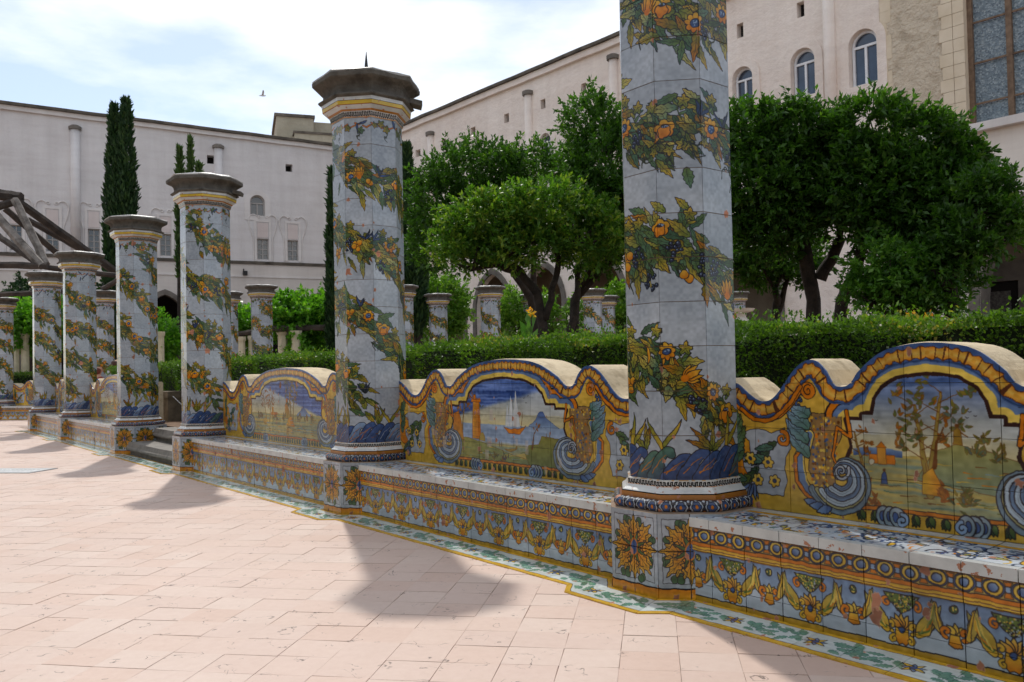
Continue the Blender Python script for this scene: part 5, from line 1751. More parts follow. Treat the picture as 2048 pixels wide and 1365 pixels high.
def holed(name, outer, holes, depth, mat, parent, y=0.0, rev=None):
    """a wall front with real openings; each opening gets its reveal"""
    polys = [[Vector((a, 0, b)) for a, b in outer]] + [[Vector((a, 0, b)) for a, b in h] for h in holes]
    tri = tessellate_polygon(polys)
    V = [Vector((q.x, y, q.z)) for p in polys for q in p]
    F = []
    for t in tri:
        a, b, c = [V[i] for i in t]
        nrm = (b - a).cross(c - a)
        F.append(tuple(t) if nrm.y < 0 else tuple(reversed(t)))
    k = len(V); n0 = k
    V2 = [Vector((q.x, y + depth, q.z)) for q in V]
    off = len(outer)
    M_i = [0] * len(F)
    for h in [outer] + holes:
        pass
    st = 0
    for p in polys:
        n = len(p)
        for i in range(n):
            j = (i + 1) % n
            F.append((st + i, st + j, k + st + j, k + st + i)); M_i.append(0 if st == 0 else 1)
        st += n
    return link(name, mesh(name, V + V2, F, mat if isinstance(mat, list) else [mat, mat], None, M_i), parent)

def stucco(name, c1, c2, c3=None, bump=.35):
    m, n, l, p = new_mat(name)
    t = noise(n, l, .35, 7, .62)
    r = ramp(n, l, t.outputs['Fac'], [(.3, c1), (.65, c2)])
    # rain streaks running down
    cc = n.new('ShaderNodeTexCoord'); mp2 = n.new('ShaderNodeMapping'); mp2.inputs['Scale'].default_value = (1.6, 1.6, .12)
    l.new(cc.outputs['Object'], mp2.inputs[0])
    t2 = noise(n, l, 1.2, 6, .65, vec=mp2.outputs[0])
    r2 = ramp(n, l, t2.outputs['Fac'], [(.3, (.91, .90, .895, 1)), (.6, (1, 1, 1, 1))])
    c = mixn(n, l, 1.0, r.outputs[0], r2.outputs[0], 'MULTIPLY')
    mp3 = n.new('ShaderNodeMapping'); mp3.inputs['Scale'].default_value = (.25, .25, 2.2); l.new(cc.outputs['Object'], mp3.inputs[0])
    t4 = noise(n, l, 1.5, 4, .6, vec=mp3.outputs[0])
    r4 = ramp(n, l, t4.outputs['Fac'], [(.35, (.94, .93, .93, 1)), (.55, (1, 1, 1, 1))])
    c = mixn(n, l, 1.0, c, r4.outputs[0], 'MULTIPLY')
    l.new(c, p.inputs['Base Color']); p.inputs['Roughness'].default_value = .95
    t3 = noise(n, l, 2.6, 8, .7)
    bumpn(n, l, p, t3.outputs['Fac'], bump, .12)
    return m
M_lw = stucco('grey pink stucco', srgb(206, 203, 202), srgb(222, 219, 218))
M_lwl = stucco('pale lower stucco', srgb(204, 198, 192), srgb(220, 214, 208), bump=.15)
M_rw = stucco('warm pink stucco', srgb(236, 221, 209), srgb(245, 235, 226), bump=.8)
M_trim = stucco('pale plaster trim', srgb(210, 206, 203), srgb(226, 222, 219), bump=.1)
M_pinkp = stucco('faded pink panel', srgb(208, 196, 192), srgb(218, 208, 204), bump=.1)
M_cop = rough_mat('dark roof coping', srgb(60, 56, 50), srgb(110, 102, 92), 2, .95, .5, 8, .05)
M_grst = rough_mat('grey piperno stone', srgb(84, 80, 76), srgb(128, 122, 114), 1.5, .95, .4, 8, .03)
M_in = rough_mat('portico plaster', srgb(120, 108, 94), srgb(160, 148, 130), 1, .95, .1)
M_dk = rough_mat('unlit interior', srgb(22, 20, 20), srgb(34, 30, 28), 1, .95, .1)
M_wf = rough_mat('grey painted window wood', srgb(150, 146, 142), srgb(178, 174, 170), 5, .6, .1)
M_wfw = rough_mat('white window frame', srgb(214, 216, 220), srgb(232, 233, 236), 5, .4, .05)
def glass(name, c, rough=.08):
    m, n, l, p = new_mat(name)
    t = noise(n, l, 1.4, 3, .5)
    r = ramp(n, l, t.outputs['Fac'], [(.35, tuple(q * .6 for q in c[:3]) + (1,)), (.65, c)])
    l.new(r.outputs[0], p.inputs['Base Color'])
    p.inputs['Roughness'].default_value = rough; p.inputs['Specular IOR Level'].default_value = .9
    return m
M_gl = glass('dark window glass', srgb(58, 66, 76))
M_glb = glass('blue window glass', srgb(62, 76, 96))
M_glp = glass('curtained pane', srgb(150, 148, 148))

def rectpts(f, x0, y0, x1, y1):
    a = f.at(x0, y0); b = f.at(x1, y1); mx = (x0 + x1) / 2
    zt = f.at(mx, y0)[1]; zb = f.at(mx, y1)[1]
    return a[0], b[0], zb, zt
def arch(x0, x1, zb, zt, pointed=False, n=8):
    c = (x0 + x1) / 2; r = (x1 - x0) / 2
    if pointed:
        zs = zt - r * 1.35
        R_ = (r * r + (zt - zs) ** 2) / (2 * r)
        a1 = math.asin(min(1, (zt - zs) / R_))
        rp = [(x1 - R_ + R_ * math.cos(t), zs + R_ * math.sin(t)) for t in np.linspace(0, a1, n)]
        lp = [(x0 + R_ - R_ * math.cos(t), zs + R_ * math.sin(t)) for t in np.linspace(a1, 0, n)]
        return [(x0, zb), (x1, zb)] + rp + lp[1:]
    zs = zt - r
    return [(x0, zb), (x1, zb)] + [(c + r * math.cos(t), zs + r * math.sin(t)) for t in np.linspace(0, math.pi, n * 2)]

def window(T, a0, a1, zb, zt, kind='rect', rev=.28, fm=None, gm=None, rows=4, colsn=2, name='window', y=0):
    """frame with its panes as sub-parts, set back in the wall"""
    fm = fm or M_wf; gm = gm or M_gl
    w_ = a1 - a0; t = min(.09, w_ * .09)
    m_ = MB()
    yy = y + rev
    top = zt if kind == 'rect' else zt - w_ / 2
    m_.box(a0, a0 + t, yy - .06, yy, zb, top); m_.box(a1 - t, a1, yy - .06, yy, zb, top)
    m_.box(a0 + t, a1 - t, yy - .058, yy, zb, zb + t)
    m_.box(a0 + t, a1 - t, yy - .058, yy, top - t, top)
    cells_ = []
    for i in range(1, colsn): m_.box(a0 + w_ * i / colsn - t * .5, a0 + w_ * i / colsn + t * .5, yy - .055, yy, zb + t, top - t)
    for j in range(1, rows): m_.box(a0 + t, a1 - t, yy - .05, yy - .005, zb + (top - zb) * j / rows - t * (.45 if j * 2 == rows else .25), zb + (top - zb) * j / rows + t * (.45 if j * 2 == rows else .25))
    if kind == 'arch':
        c = (a0 + a1) / 2; r = w_ / 2
        pts = [(c + r * math.cos(q), top + r * math.sin(q)) for q in np.linspace(0, math.pi, 13)]
        for p_, q_ in zip(pts, pts[1:]):
            ip = (c + (p_[0] - c) * (1 - t / r), top + (p_[1] - top) * (1 - t / r)); iq = (c + (q_[0] - c) * (1 - t / r), top + (q_[1] - top) * (1 - t / r))
            m_.prism([p_, q_, iq, ip][::-1], yy - .06, yy, 0)
    f = m_.build(name, fm, T)
    for i in range(colsn):
        for j in range(rows):
            x0 = a0 + w_ * i / colsn; x1 = a0 + w_ * (i + 1) / colsn; z0 = zb + (top - zb) * j / rows; z1 = zb + (top - zb) * (j + 1) / rows
            g_ = MB(); g_.box(x0, x1, yy + .002 + .001 * ((i + j) % 2), yy + .02, z0, z1); o = g_.build('pane', gm if not callable(gm) else gm(), f)
    if kind == 'arch':
        g_ = MB(); pts = [(c + r * .98 * math.cos(q), top + .01 + r * .98 * math.sin(q)) for q in np.linspace(0, math.pi, 13)]
        g_.prism(pts[::-1], yy + .003, yy + .02, 0); g_.build('pane', gm, f)
    return f

# ---- left wing
LF = Fac(325, 43, .9, .435)
B = empty('convent_wing', LF.o, LF.ang); tag(B, 'long grey pink convent wing across the left with small windows and a dark coping', 'building')
a0 = LF.at(-70, 200)[0]; a1 = LF.at(716, 303)[0] 
zr0 = LF.at(-70, 201)[1]; zr1 = LF.at(716, 301)[1]
zs = (LF.at(0, 505)[1] + LF.at(640, 528)[1]) / 2
upw = [(190, 458, 228, 517), ]
rw = [(20, 450, 44, 505), (92, 455, 118, 508), (176, 458, 200, 514), (320, 468, 343, 517), (514, 478, 538, 523), (575, 481, 597, 524)]
small = [(414, 311, 429, 328), (571, 329, 585, 344)]
arcw = (500, 391, 530, 432)
holes = []
for r_ in small: holes.append(rectpts(LF, *r_))
wr = [rectpts(LF, *r_) for r_ in rw]
def rp(q): return [(q[0], q[2]), (q[1], q[2]), (q[1], q[3]), (q[0], q[3])]
aw = rectpts(LF, *arcw)
zs += 0
H_up = [rp(q) for q in holes] + [rp((q[0], q[1], max(q[2], zs + .12), q[3])) for q in wr] + [arch(aw[0], aw[1], aw[2], aw[3])]
upper_outer = [(a0, zs), (a1, zs), (a1, zr1), (a0, zr0)]
holed('upper_wall', upper_outer, H_up, .5, [M_lw, M_trim], B)
for q in wr: window(B, q[0], q[1], max(q[2], zs + .12), q[3], 'rect', .2, M_wf, M_gl, 4, 2)
window(B, aw[0], aw[1], aw[2], aw[3], 'arch', .22, M_wf, M_gl, 1, 2)
m_ = MB()
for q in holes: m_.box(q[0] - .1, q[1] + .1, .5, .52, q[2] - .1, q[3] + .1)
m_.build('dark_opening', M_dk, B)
# coping follows the roof line
def strip(T, name, pts, y0, y1, h0, h1, mat):
    V, F = [], []
    for x, z in pts: V += [(x, y0, z + h0), (x, y0, z + h1), (x, y1, z + h1), (x, y1, z + h0)]
    for i in range(len(pts) - 1):
        for k in range(4): F.append((i * 4 + k, i * 4 + (k + 1) % 4, (i + 1) * 4 + (k + 1) % 4, (i + 1) * 4 + k)[::-1])
    F.append((0, 1, 2, 3)); F.append(tuple((len(pts) - 1) * 4 + k for k in (3, 2, 1, 0)))
    return link(name, mesh(name, V, F, mat), T)
n = 40
pts = [(a0 + (a1 - a0) * i / n, zr0 + (zr1 - zr0) * i / n + R.gauss(0, .006)) for i in range(n + 1)]
strip(B, 'cornice', pts, -.16, .02, -.22, -.002, M_trim)
strip(B, 'roof_coping', pts, -.30, 1.0, 0, .14, M_cop)
m_ = MB(); m_.box(a0, a1, -.12, .02, zs - .16, zs - .002); m_.build('string_course', M_cop, B)
# downpipe shafts
for i, (x, y) in enumerate(((150, 252), (436, 290))):
    a, z = LF.at(x, y); r = 9 * 42 / FPX
    m_ = MB(); m_.tube([(a, -.04, zs + .1), (a, -.04, z - .2)], r, 12); m_.build('chimney_flue', M_lw, B, True)
    m_ = MB(); m_.tube([(a, -.06, z - .22), (a, -.06, z - .08), (a, -.06, z)], [r * 1.3, r * 1.35, r * .8], 12); m_.build('flue_cap', M_grst, B)
# window surrounds: blind pink panel and scrolled hood
for q in wr:
    w_ = q[1] - q[0]; z1 = q[3]
    m_ = MB(); m_.box(q[0] + .02, q[1] - .02, -.02, .01, z1 + .06, z1 + .85); m_.build('blind_panel', M_pinkp, B)
    m_ = MB()
    for sx in (-1, 1):
        c = (q[0] + q[1]) / 2
        P_ = [(c + sx * (w_ * .5 + .18), -.03, q[2]), (c + sx * (w_ * .5 + .2), -.03, z1), (c + sx * (w_ * .5 + .36), -.03, z1 + .5), (c + sx * (w_ * .5 + .45), -.03, z1 + .95)]
        m_.tube(P_, .028, 6)
        sp = [(c + sx * (w_ * .5 + .45) - sx * .30 * (1 - math.cos(t)) * .9, -.03, z1 + .95 + .34 * math.sin(t)) for t in np.linspace(0, 2.4, 9)]
        m_.tube(sp, .03, 6)
        cx_, cz = sp[-1][0], sp[-1][2]
        m_.tube([(cx_ + sx * .10 * (1 - t / 9) * math.cos(t) - sx * .08, -.03, cz - .02 + .10 * (1 - t / 9) * math.sin(t)) for t in np.linspace(0, 6, 10)], .026, 6)
    m_.box(q[0] - .14, q[0] - .02, -.035, .01, q[2], z1 + .9); m_.box(q[1] + .02, q[1] + .14, -.035, .01, q[2], z1 + .9); m_.box(q[0] - .14, q[1] + .14, -.036, .01, z1 + .9, z1 + 1.02)
    m_.build('window_surround', M_trim, B)
m_ = MB(); m_.prism(arch(aw[0] - .3, aw[1] + .3, aw[2] - .25, aw[3] + .28), -.02, .005, 0)
oo = arch(aw[0] - .3, aw[1] + .3, aw[2] - .25, aw[3] + .28); ii = arch(aw[0] - .01, aw[1] + .01, aw[2] - .01, aw[3] + .01)
holed('arched_surround', oo, [ii], .05, M_trim, B, -.03)
# lower storey with pointed arches
low = []
for x in (225, 330, 434, 545, 637):
    ac, zt = LF.at(x, 590)
    hw = 24 * 44 / FPX * 1.55
    zt = LF.at(330, 590)[1]
    low.append((ac - hw, ac + hw, zt))
for k in (-1, -2, -3): 
    q = low[0]; low.insert(0, (q[0] - 2.95, q[1] - 2.95, q[2]))
low = [q for q in low if q[0] > a0 + .1 and q[1] < a1 - .05]
holed('lower_wall', [(a0, .3), (a1, .3), (a1, zs - .162), (a0, zs - .162)], [arch(q[0], q[1], .33, q[2], True) for q in low], .6, [M_lwl, M_grst], B, -.05)
for q in low:
    oo = arch(q[0] - .22, q[1] + .22, .32, q[2] + .28, True); ii = arch(q[0] - .004, q[1] + .004, .325, q[2] + .004, True)
    holed('arch_stone', oo, [ii], .1, M_grst, B, -.11)
m_ = MB(); m_.box(a0, a1, -.10, -.052, LF.at(300, 548)[1] - .04, LF.at(300, 548)[1] + .05); m_.build('ledge', M_trim, B)
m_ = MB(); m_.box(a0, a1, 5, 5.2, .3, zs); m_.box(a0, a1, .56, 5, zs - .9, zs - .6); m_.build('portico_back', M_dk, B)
m_ = MB(); m_.box(a0 - .01, a1 + .01, .9, 12, zs, max(zr0, zr1) - 1.5); m_.build('building_mass', M_lw, B)
# floodlight on the wall
a, z = LF.at(489, 547)
L_ = empty('wall_floodlight', LF.o + LF.d * a + Vector((0, 0, z)) + Vector((LF.d.y, -LF.d.x, 0)) * .12, LF.ang); tag(L_, 'small dark floodlight on the left wing above the arches', 'lamp')
m_ = MB(); m_.box(-.10, .12, -.16, .04, -.12, .10); m_.build('lamp_body', M_iron, L_)
m_ = MB(); m_.tube([(-.05, .06, .02), (-.06, -.02, .22)], .03, 6); m_.build('bracket', M_iron, L_)

# ---- right wing
RF = Fac(716, 47.6, .659, -.752)
B2 = empty('convent_wing', RF.o, RF.ang); tag(B2, 'warm pink convent wing running towards the right with arched white windows', 'building')
r0 = 0.0; r1 = RF.at(1767, 300)[0]
zc = lambda x, y: RF.at(x, y)[1]
ztop0 = RF.at(845, 240)[1]; ztop1 = RF.at(1230, 80)[1]
sl_ = (ztop1 - ztop0) / (RF.at(1230, 80)[0] - RF.at(845, 240)[0])
zt_at = lambda a: ztop0 + sl_ * (a - RF.at(845, 240)[0])
sm = [(831, 300, 841, 314), (883, 279, 892, 295), (941, 255, 951, 272), (1008, 228, 1018, 246), (1081, 199, 1091, 218), (1162, 167, 1172, 189), (1473, 47, 1487, 76), (1593, 4, 1609, 35)]
smh = [rectpts(RF, *q) for q in sm]
ar = [(1001, 293, 1025, 345), (1080, 267, 1103, 325), (1465, 134, 1508, 245), (1581, 97, 1632, 194), (1697, 59, 1757, 170)]
arh = [rectpts(RF, *q) for q in ar]
# arches of the ground floor portico
pa_x = [(985, 546, 20), (1040, 546, 22)]
lowr = []
ac = RF.at(985, 546)[0]; zt = RF.at(985, 549)[1]
stepa = 3.35
for k in range(-4, 8):
    c = ac + stepa * k
    if c > 1.4 and c + 1.6 < r1: lowr.append((c - 1.2, c + 1.2, zt))
holed('wall', [(r0, .3), (r1, .3), (r1, zt_at(r1)), (r0, zt_at(r0))], [rp(q) for q in smh] + [arch(*q) for q in arh] + [arch(q[0], q[1], .33, q[2], True) for q in lowr], .26, [M_rw, M_rw], B2)
for q in arh:
    window(B2, q[0] + .02, q[1] - .02, q[2], q[3], 'arch', .22, M_wfw, M_glb, 1, 2)
    holed('arched_surround', arch(q[0] - .28, q[1] + .28, q[2] - .3, q[3] + .3), [arch(q[0] - .005, q[1] + .005, q[2] - .005, q[3] + .005)], .06, M_rw, B2, -.045)
m_ = MB()
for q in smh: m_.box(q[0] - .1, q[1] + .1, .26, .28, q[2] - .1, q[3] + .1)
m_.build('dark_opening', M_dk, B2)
n = 30
pts = [(r0 + (r1 - r0) * i / n, zt_at(r0 + (r1 - r0) * i / n) + R.gauss(0, .006)) for i in range(n + 1)]
strip(B2, 'cornice', pts, -.18, .02, -.26, -.002, M_rw)
strip(B2, 'roof_coping', pts, -.30, 1.0, 0, .13, M_cop)
for i, (x, y) in enumerate(((863, 264), (1058, 182), (1228, 110), (1656, -60))):
    a, z = RF.at(x, y); r = .19
    m_ = MB(); m_.tube([(a, -.04, 6.5), (a, -.04, z - .2)], r, 12); m_.build('chimney_flue', M_rw, B2, True)
    m_ = MB(); m_.tube([(a, -.06, z - .22), (a, -.06, z - .06), (a, -.06, z)], [r * 1.35, r * 1.4, r * .8], 12); m_.build('flue_cap', M_grst, B2)
for q in lowr:
    holed('arch_stone', arch(q[0] - .22, q[1] + .22, .32, q[2] + .28, True), [arch(q[0] - .004, q[1] + .004, .325, q[2] + .004, True)], .1, M_grst, B2, -.09)
    m_ = MB(); zc_ = q[2] - 1.62
    m_.box(q[0] - .75, q[0] - .04, -.13, .3, zc_ - .1, zc_ + .12); m_.build('arch_impost', M_grst, B2)
m_ = MB(); m_.box(r0, r1 + 4, 4.2, 4.4, .3, 6.3); m_.box(r0, r1 + 4, .5, 4.2, 6.0, 6.3); m_.build('portico_back', M_in, B2)
m_ = MB(); m_.box(r0 + .3, r1, 1.0, 4.0, 6.4, min(zt_at(r0), zt_at(r1)) - 1.5); m_.build('building_mass', M_rw, B2)

# ---- church flank at the right edge
M_rub = rough_mat('rough tuff rubble', srgb(176, 160, 138), srgb(214, 200, 178), 1.6, .97, 1.0, 3.2, .25, c3=srgb(198, 184, 164))
M_tuff = rough_mat('yellow tuff ashlar', srgb(206, 190, 164), srgb(224, 210, 188), 1.2, .95, .5, 12, .02)
M_low = stucco('pale smooth plaster', srgb(222, 214, 204), srgb(232, 226, 218), bump=.1)
B3 = empty('church_flank', RF.o, RF.ang); tag(B3, 'rough stone church wall with a tall leaded window above a big arch', 'church')
c0 = r1 + .001; c1 = RF.at(2048, 300)[0] + 4.5
zsl = RF.at(1950, 252)[1]
zup = 19.0
w0 = RF.at(1931, 100)[0]; w1 = w0 + 4.2
q0 = RF.at(1886, 100)[0]
holed('rubble_wall', [(c0, zsl + .002), (c1, zsl + .002), (c1, zup), (c0, zup)], [rp((w0, w1, zsl + .03, zup - 1))], .6, [M_rub, M_tuff], B3, -.02)
# ashlar quoins beside the window, one block at a time, and toothed blocks at the wall's left end
hq = .36
nz = int((zup - zsl) / hq)
for i in range(nz):
    z = zsl + .004 + i * hq
    x = q0 - (.07 if i % 2 else 0)
    m_ = MB(); m_.box(x, q0 + (w0 - q0) * .5 - .008, -.07, -.02, z + .006, z + hq - .006); m_.build('ashlar_block', M_tuff, B3)
    m_ = MB(); m_.box(q0 + (w0 - q0) * .5 + .004, w0 - .002, -.065, -.015, z + .006, z + hq - .006); m_.build('ashlar_block', M_tuff, B3)
    m_ = MB(); m_.box(c0 + .02, c0 + (.34 if i % 3 else .22), -.028, -.02, z + .004, z + hq - .004); m_.build('ashlar_block', M_tuff, B3)
# leaded window: mullions and panels
M_lead_g = None
def leaded():
    m, n, l, p = new_mat('leaded glass')
    v_ = n.new('ShaderNodeTexVoronoi'); v_.inputs['Scale'].default_value = 22
    c_ = n.new('ShaderNodeTexCoord'); l.new(c_.outputs['Object'], v_.inputs['Vector'])
    r = ramp(n, l, v_.outputs['Color'], [(.1, srgb(84, 98, 110)), (.5, srgb(108, 124, 134)), (.9, srgb(146, 158, 164))])
    l.new(r.outputs[0], p.inputs['Base Color']); p.inputs['Roughness'].default_value = .3
    bumpn(n, l, p, v_.outputs['Distance'], .6, .03)
    return m
M_lg = leaded()
M_bar = rough_mat('rusty window bars', srgb(92, 74, 60), srgb(134, 112, 92), 6, .9, .4)
wroot = empty('tall_window', (0, 0, 0), 0, B3)
pw = .98
ph = (RF.at(1960, 47)[1] - RF.at(1960, 130)[1])
nr = int((zup - 1 - zsl) / ph) + 1
for i in range(4):
    x = w0 + .06 + i * pw
    for j in range(nr):
        z = zsl + .04 + (j - .45) * ph
        za, zb_ = max(zsl + .03, z), min(zup - 1, z + ph - .05)
        if zb_ - za < .1: continue
        m_ = MB(); m_.box(x + .07, x + pw - .07, .27, .29, za, zb_)
        if i == 2 and j == 0: m_.build('open_pane', M_dk, wroot)
        else: m_.build('pane', M_lg, wroot)
    m_ = MB(); m_.box(x - .075, x + .068, .16, .30, zsl + .03, zup - 1); m_.build('mullion', M_bar, wroot)
for j in range(1, nr):
    z = zsl + .04 + (j - .45) * ph - .05
    m_ = MB(); m_.box(w0 + .01, w1 - .01, .20, .265, z, z + .05); m_.build('glazing_bar', M_bar, wroot)
m_ = MB(); m_.box(c0 + .6, c1, -.28, .3, zsl - .22, zsl); m_.build('sill', M_trim, B3)
# lower wall with the wide arch and the framed doorway behind it
aa = RF.at(2022, 385); 
ax0, ax1 = RF.at(1962, 600)[0], RF.at(1962, 600)[0] + 4.4
la = RF.at(1760, 500)[0]
arches2 = []
for k in range(0, 3):
    x0 = ax0 - k * 5.2
    if x0 > c0 + .2: arches2.append((x0, x0 + 4.3, aa[1] + .1))
holed('lower_wall', [(c0, .3), (c1, .3), (c1, zsl - .222), (c0, zsl - .222)], [arch(q[0], q[1], .33, q[2], True) for q in arches2], .7, [M_low, M_grst], B3, -.04)
for q in arches2: holed('arch_stone', arch(q[0] - .3, q[1] + .3, .32, q[2] + .34, True), [arch(q[0] - .004, q[1] + .004, .325, q[2] + .004, True)], .1, M_grst, B3, -.10)
m_ = MB(); m_.box(c0, c1 + 3, 3.6, 3.8, .3, 7); m_.box(c0, c1, .65, 3.6, 6.2, 6.5); m_.build('portico_back', M_in, B3)
fb_ = Fac(716, 47.6, .659, -.752); fb_.o = RF.o + Vector((-RF.d.y, RF.d.x, 0)) * 3.55
d0, zt_ = fb_.at(1950, 565); d1, _ = fb_.at(2046, 565)
m_ = MB()
zf = fb_.at(1960, 650)[1]
m_.box(d0 - .15, d1 + .3, 3.42, 3.59, zt_ - .05, zt_ + .55); m_.box(d0 - .15, d0 + .22, 3.43, 3.59, .3, zt_ - .052); m_.box(d1 - .1, d1 + .3, 3.43, 3.59, .3, zt_ - .052)
m_.build('door_frame', M_grst, B3)
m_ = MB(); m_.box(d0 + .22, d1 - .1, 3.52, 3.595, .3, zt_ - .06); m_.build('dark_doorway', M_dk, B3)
m_ = MB(); dm = (d0 + d1) / 2; m_.box(dm - .35, dm + .35, 3.47, 3.50, 1.2, zt_ - .35); m_.build('notice_board', rough_mat('framed notices', srgb(40, 40, 42), srgb(120, 118, 112), 14, .5, .1), B3)

# ---- stone tower behind the corner
M_tow = stucco('yellowed tuff tower', srgb(150, 144, 126), srgb(180, 174, 156), bump=.8)
p0 = W(553, 250, 60); p1_ = W(690, 230, 60)
B4 = empty('rooftop_tower', (p0.x, 60, 0), math.radians(18)); tag(B4, 'blocky yellowish stone tower showing above the corner of the wings', 'tower')
h1 = W(600, 226, 60).z
m_ = MB(); m_.box(0, 2.6, 0, 5, 0, h1 - .2); m_.box(2.6, 10.5, .6, 6, 0, W(760, 236, 62).z - .4); m_.build('tower_wall', M_tow, B4)
m_ = MB(); m_.box(-.15, 2.7, -.15, 5.1, h1 - .2, h1); m_.build('tower_coping', M_cop, B4)
m_ = MB(); m_.box(1.2, 5.5, -.9, .58, 0, h1 - 1.6); m_.build('lower_block', M_tow, B4)
m_ = MB(); m_.box(1.1, 5.6, -1.0, .55, h1 - 1.6, h1 - 1.45); m_.build('lower_roof', M_cop, B4)

# ------------------------------------------------------------------ gull
M_gull = rough_mat('gull feathers', srgb(200, 200, 204), srgb(232, 232, 234), 5, .8, .05)
p = W(525, 192, 40)
G_ = empty('seagull', p, .4); G_.scale = (.6, .6, .6); tag(G_, 'small white gull gliding in the sky left of the spiked column', 'bird')
m_ = MB(); m_.tube([(-.28, 0, -.02), (-.16, 0, 0), (0, 0, .02), (.14, 0, .02), (.22, 0, .03), (.27, 0, .02)], [.01, .05, .075, .06, .045, .01], 8); m_.build('body', M_gull, G_, True)
m_ = MB()
for sg in (-1, 1):
    P_ = [(-.08, sg * .04, .04), (.08, sg * .04, .04), (.10, sg * .32, .20), (.02, sg * .66, .26), (-.06, sg * .60, .24), (-.05, sg * .32, .18)]
    m_.face(P_); m_.face([(x, y, z - .012) for x, y, z in P_][::-1])
m_.build('wings', M_gull, G_)

# ------------------------------------------------------------------ two visitors on the far bench
M_skin = rough_mat('skin', srgb(176, 128, 102), srgb(198, 150, 124), 6, .6, .1)
def person(loc, rz, lab, shirt, hair, trous, lean=0.0):
    T = empty('person', loc, rz); tag(T, lab, 'person')
    def skin(name, pts, edges, radii, mat, lv=2):
        me = bpy.data.meshes.new(name); me.from_pydata(pts, edges, []); me.materials.append(mat)
        o = bpy.data.objects.new(name, me); COL.objects.link(o); o.parent = T
        sk = o.modifiers.new('s', 'SKIN'); sub = o.modifiers.new('u', 'SUBSURF'); sub.levels = sub.render_levels = lv
        sk.use_smooth_shade = True
        for v_, r_ in zip(me.skin_vertices[0].data, radii): v_.radius = r_ if isinstance(r_, tuple) else (r_, r_)
        me.skin_vertices[0].data[0].use_root = True
        return o
    l_ = lean
    pts = [(0, 0, .46), (0, .02, .62), (l_ * .3, .03, .80), (l_ * .6, .04, .93), (l_ * .8, .03, 1.01), (l_, .0, 1.07), (l_, -.01, 1.16), (l_, .0, 1.22),
           (.17, .03, .92), (.23, -.02, .70), (.19, -.20, .60), (-.17, .03, .92), (-.23, -.02, .70), (-.15, -.22, .60),
           (.10, -.05, .44), (.12, -.42, .46), (.12, -.45, .10), (.12, -.56, .04), (-.10, -.05, .44), (-.12, -.42, .46), (-.12, -.45, .10), (-.12, -.56, .04)]
    ed = [(0, 1), (1, 2), (2, 3), (3, 4), (4, 5), (5, 6), (6, 7), (3, 8), (8, 9), (9, 10), (3, 11), (11, 12), (12, 13), (0, 14), (14, 15), (15, 16), (16, 17), (0, 18), (18, 19), (19, 20), (20, 21)]
    rad = [.13, .12, .13, .10, .05, .06, .085, .06, .055, .042, .03, .055, .042, .03, .085, .065, .045, .035, .085, .065, .045, .035]
    skin('body', pts, ed, rad, M_skin)
    skin('shirt', [(0, 0, .46), (0, .02, .62), (l_ * .3, .03, .80), (l_ * .55, .04, .91), (.17, .03, .915), (.225, .0, .76), (-.17, .03, .915), (-.225, .0, .76)], [(0, 1), (1, 2), (2, 3), (3, 4), (4, 5), (3, 6), (6, 7)], [.145, .135, .145, .115, .07, .055, .07, .055], shirt)
    skin('trousers', [(0, 0, .45), (.10, -.05, .44), (.12, -.42, .46), (.12, -.45, .14), (-.10, -.05, .44), (-.12, -.42, .46), (-.12, -.45, .14)], [(0, 1), (1, 2), (2, 3), (0, 4), (4, 5), (5, 6)], [.14, .10, .08, .06, .10, .08, .06], trous)
    skin('hair', [(l_, .035, 1.20), (l_, .05, 1.12), (l_, .055, 1.02)], [(0, 1), (1, 2)], [.108, .102, .085], hair)
    m_ = MB()
    for sg in (-1, 1): m_.tube([(l_ + sg * .03, -.082, 1.155), (l_ + sg * .03, -.09, 1.155)], .011, 8)
    m_.tube([(l_, -.08, 1.14), (l_, -.105, 1.115), (l_, -.085, 1.11)], [.008, .013, .01], 8); m_.build('face_details', M_skin, T)
    return T
Mh1 = rough_mat('auburn hair', srgb(84, 36, 24), srgb(116, 54, 36), 20, .6, .3)
Mh2 = rough_mat('brown hair', srgb(60, 36, 26), srgb(84, 52, 38), 20, .6, .3)
Mw = rough_mat('white shirt', srgb(206, 210, 218), srgb(226, 228, 234), 6, .9, .1)
Mr = rough_mat('rust red top', srgb(120, 44, 34), srgb(150, 60, 46), 6, .9, .1)
Mj = rough_mat('dark trousers', srgb(40, 44, 56), srgb(58, 62, 76), 6, .9, .1)
pu = W(199, 735, 20.4); pv = W(232, 722, 20.7)
d2 = math.atan2(v2.y, v2.x)
person((pu.x, pu.y, W(199, 729, 20.4).z - 1.28), d2 + 2.2, 'seated visitor with auburn hair behind the far bench coping', Mr, Mh1, Mj, .03)
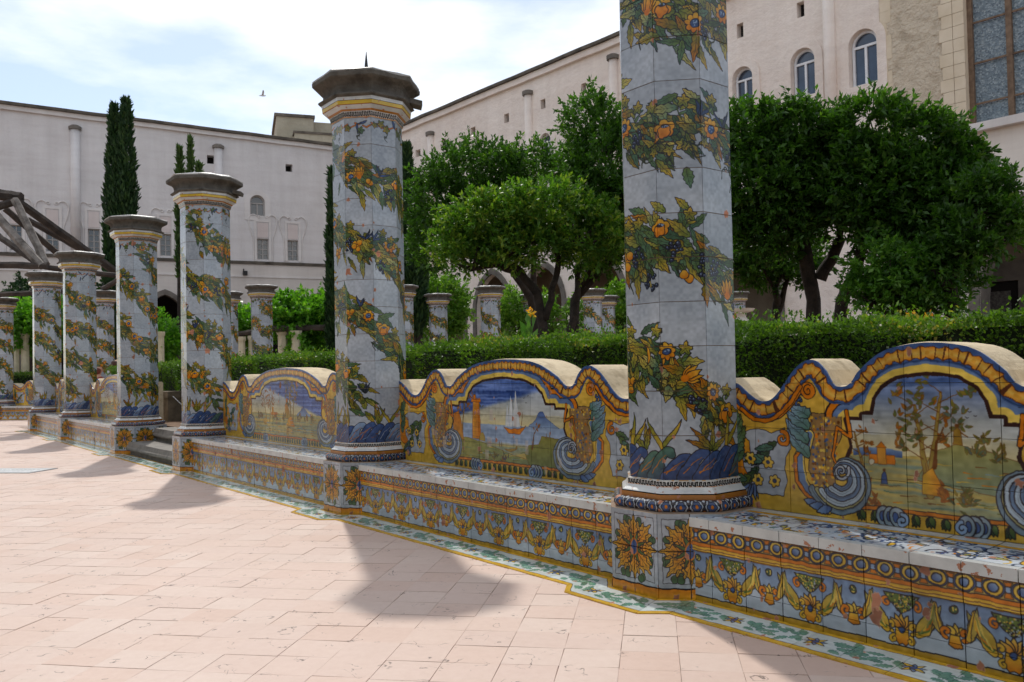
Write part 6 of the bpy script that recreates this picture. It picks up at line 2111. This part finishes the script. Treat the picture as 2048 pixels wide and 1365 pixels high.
person((pv.x, pv.y, W(232, 715, 20.7).z - 1.28), d2 + 2.6, 'seated visitor in a white shirt half hidden by a crossing column', Mw, Mh2, Mj, -.02)

# ------------------------------------------------------------------ unseen trees, hedge and wing added behind the viewer to darken the columns
for i, (s_, o_, h_) in enumerate(((-1.5, -8.0, 3.2), (2.8, -7.4, 3.5), (6.2, -6.9, 3.4), (9.2, -4.6, 3.3), (4.6, -10.5, 3.9), (0.2, -11.5, 3.8), (-5.5, -7.2, 3.6), (-10, -7.4, 3.5), (-15, -7.2, 3.6))):
    g_ = np.random.default_rng(90 + i)
    p = row(s_, o_, .33)
    T = empty('orange_tree', p); tag(T, ['orange tree behind the viewer, left of the walk', 'orange tree straight behind the viewer', 'orange tree behind the viewer on the right', 'orange tree nearest the right end of the walk, out of view', 'taller orange tree of the back row, out of view', 'leftmost orange tree of the back row, out of view', 'orange tree across the walk opposite the tower bench', 'orange tree across the walk opposite the stone steps', 'orange tree across the walk nearest the crossing'][i], 'tree', 'orange trees beyond the opposite hedge')
    LB = [(np.array([R.gauss(0, .7), R.gauss(0, .7), h_ - .6 + R.gauss(0, .4)]), np.array([1.5, 1.5, 1.3])) for _ in range(5)] + [(np.array([0, 0, 1.6]), np.array([1.6, 1.6, 1.0]))]
    C, N, t = sprigs(LB, 1300, 12, .25, g_, .4, .35)
    link('crown', leaves_mesh('crown', C, N, .13, M_org, .5, t, 90 + i), T)
    m_ = MB(); m_.tube([(0, 0, -.05), (.05, .03, 1.2), (.1, 0, h_ - .8)], [.14, .11, .05], 8, 0, .12); m_.build('trunk', M_bark, T, True)
qa, qb = row(8, -4.4), row(-9, -4.4)
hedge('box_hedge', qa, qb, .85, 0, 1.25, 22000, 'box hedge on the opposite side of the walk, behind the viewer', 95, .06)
bw_o = row(6, -34); B5 = empty('convent_wing', bw_o, AROW); tag(B5, 'opposite convent wing behind the viewer', 'building')
m_ = MB(); m_.box(-40, 34, -6, 0, .0, 14); m_.build('wall', M_lw, B5)
m_ = MB(); m_.box(-40.3, 34.3, -6.3, .3, 14, 14.2); m_.build('roof_coping', M_cop, B5)
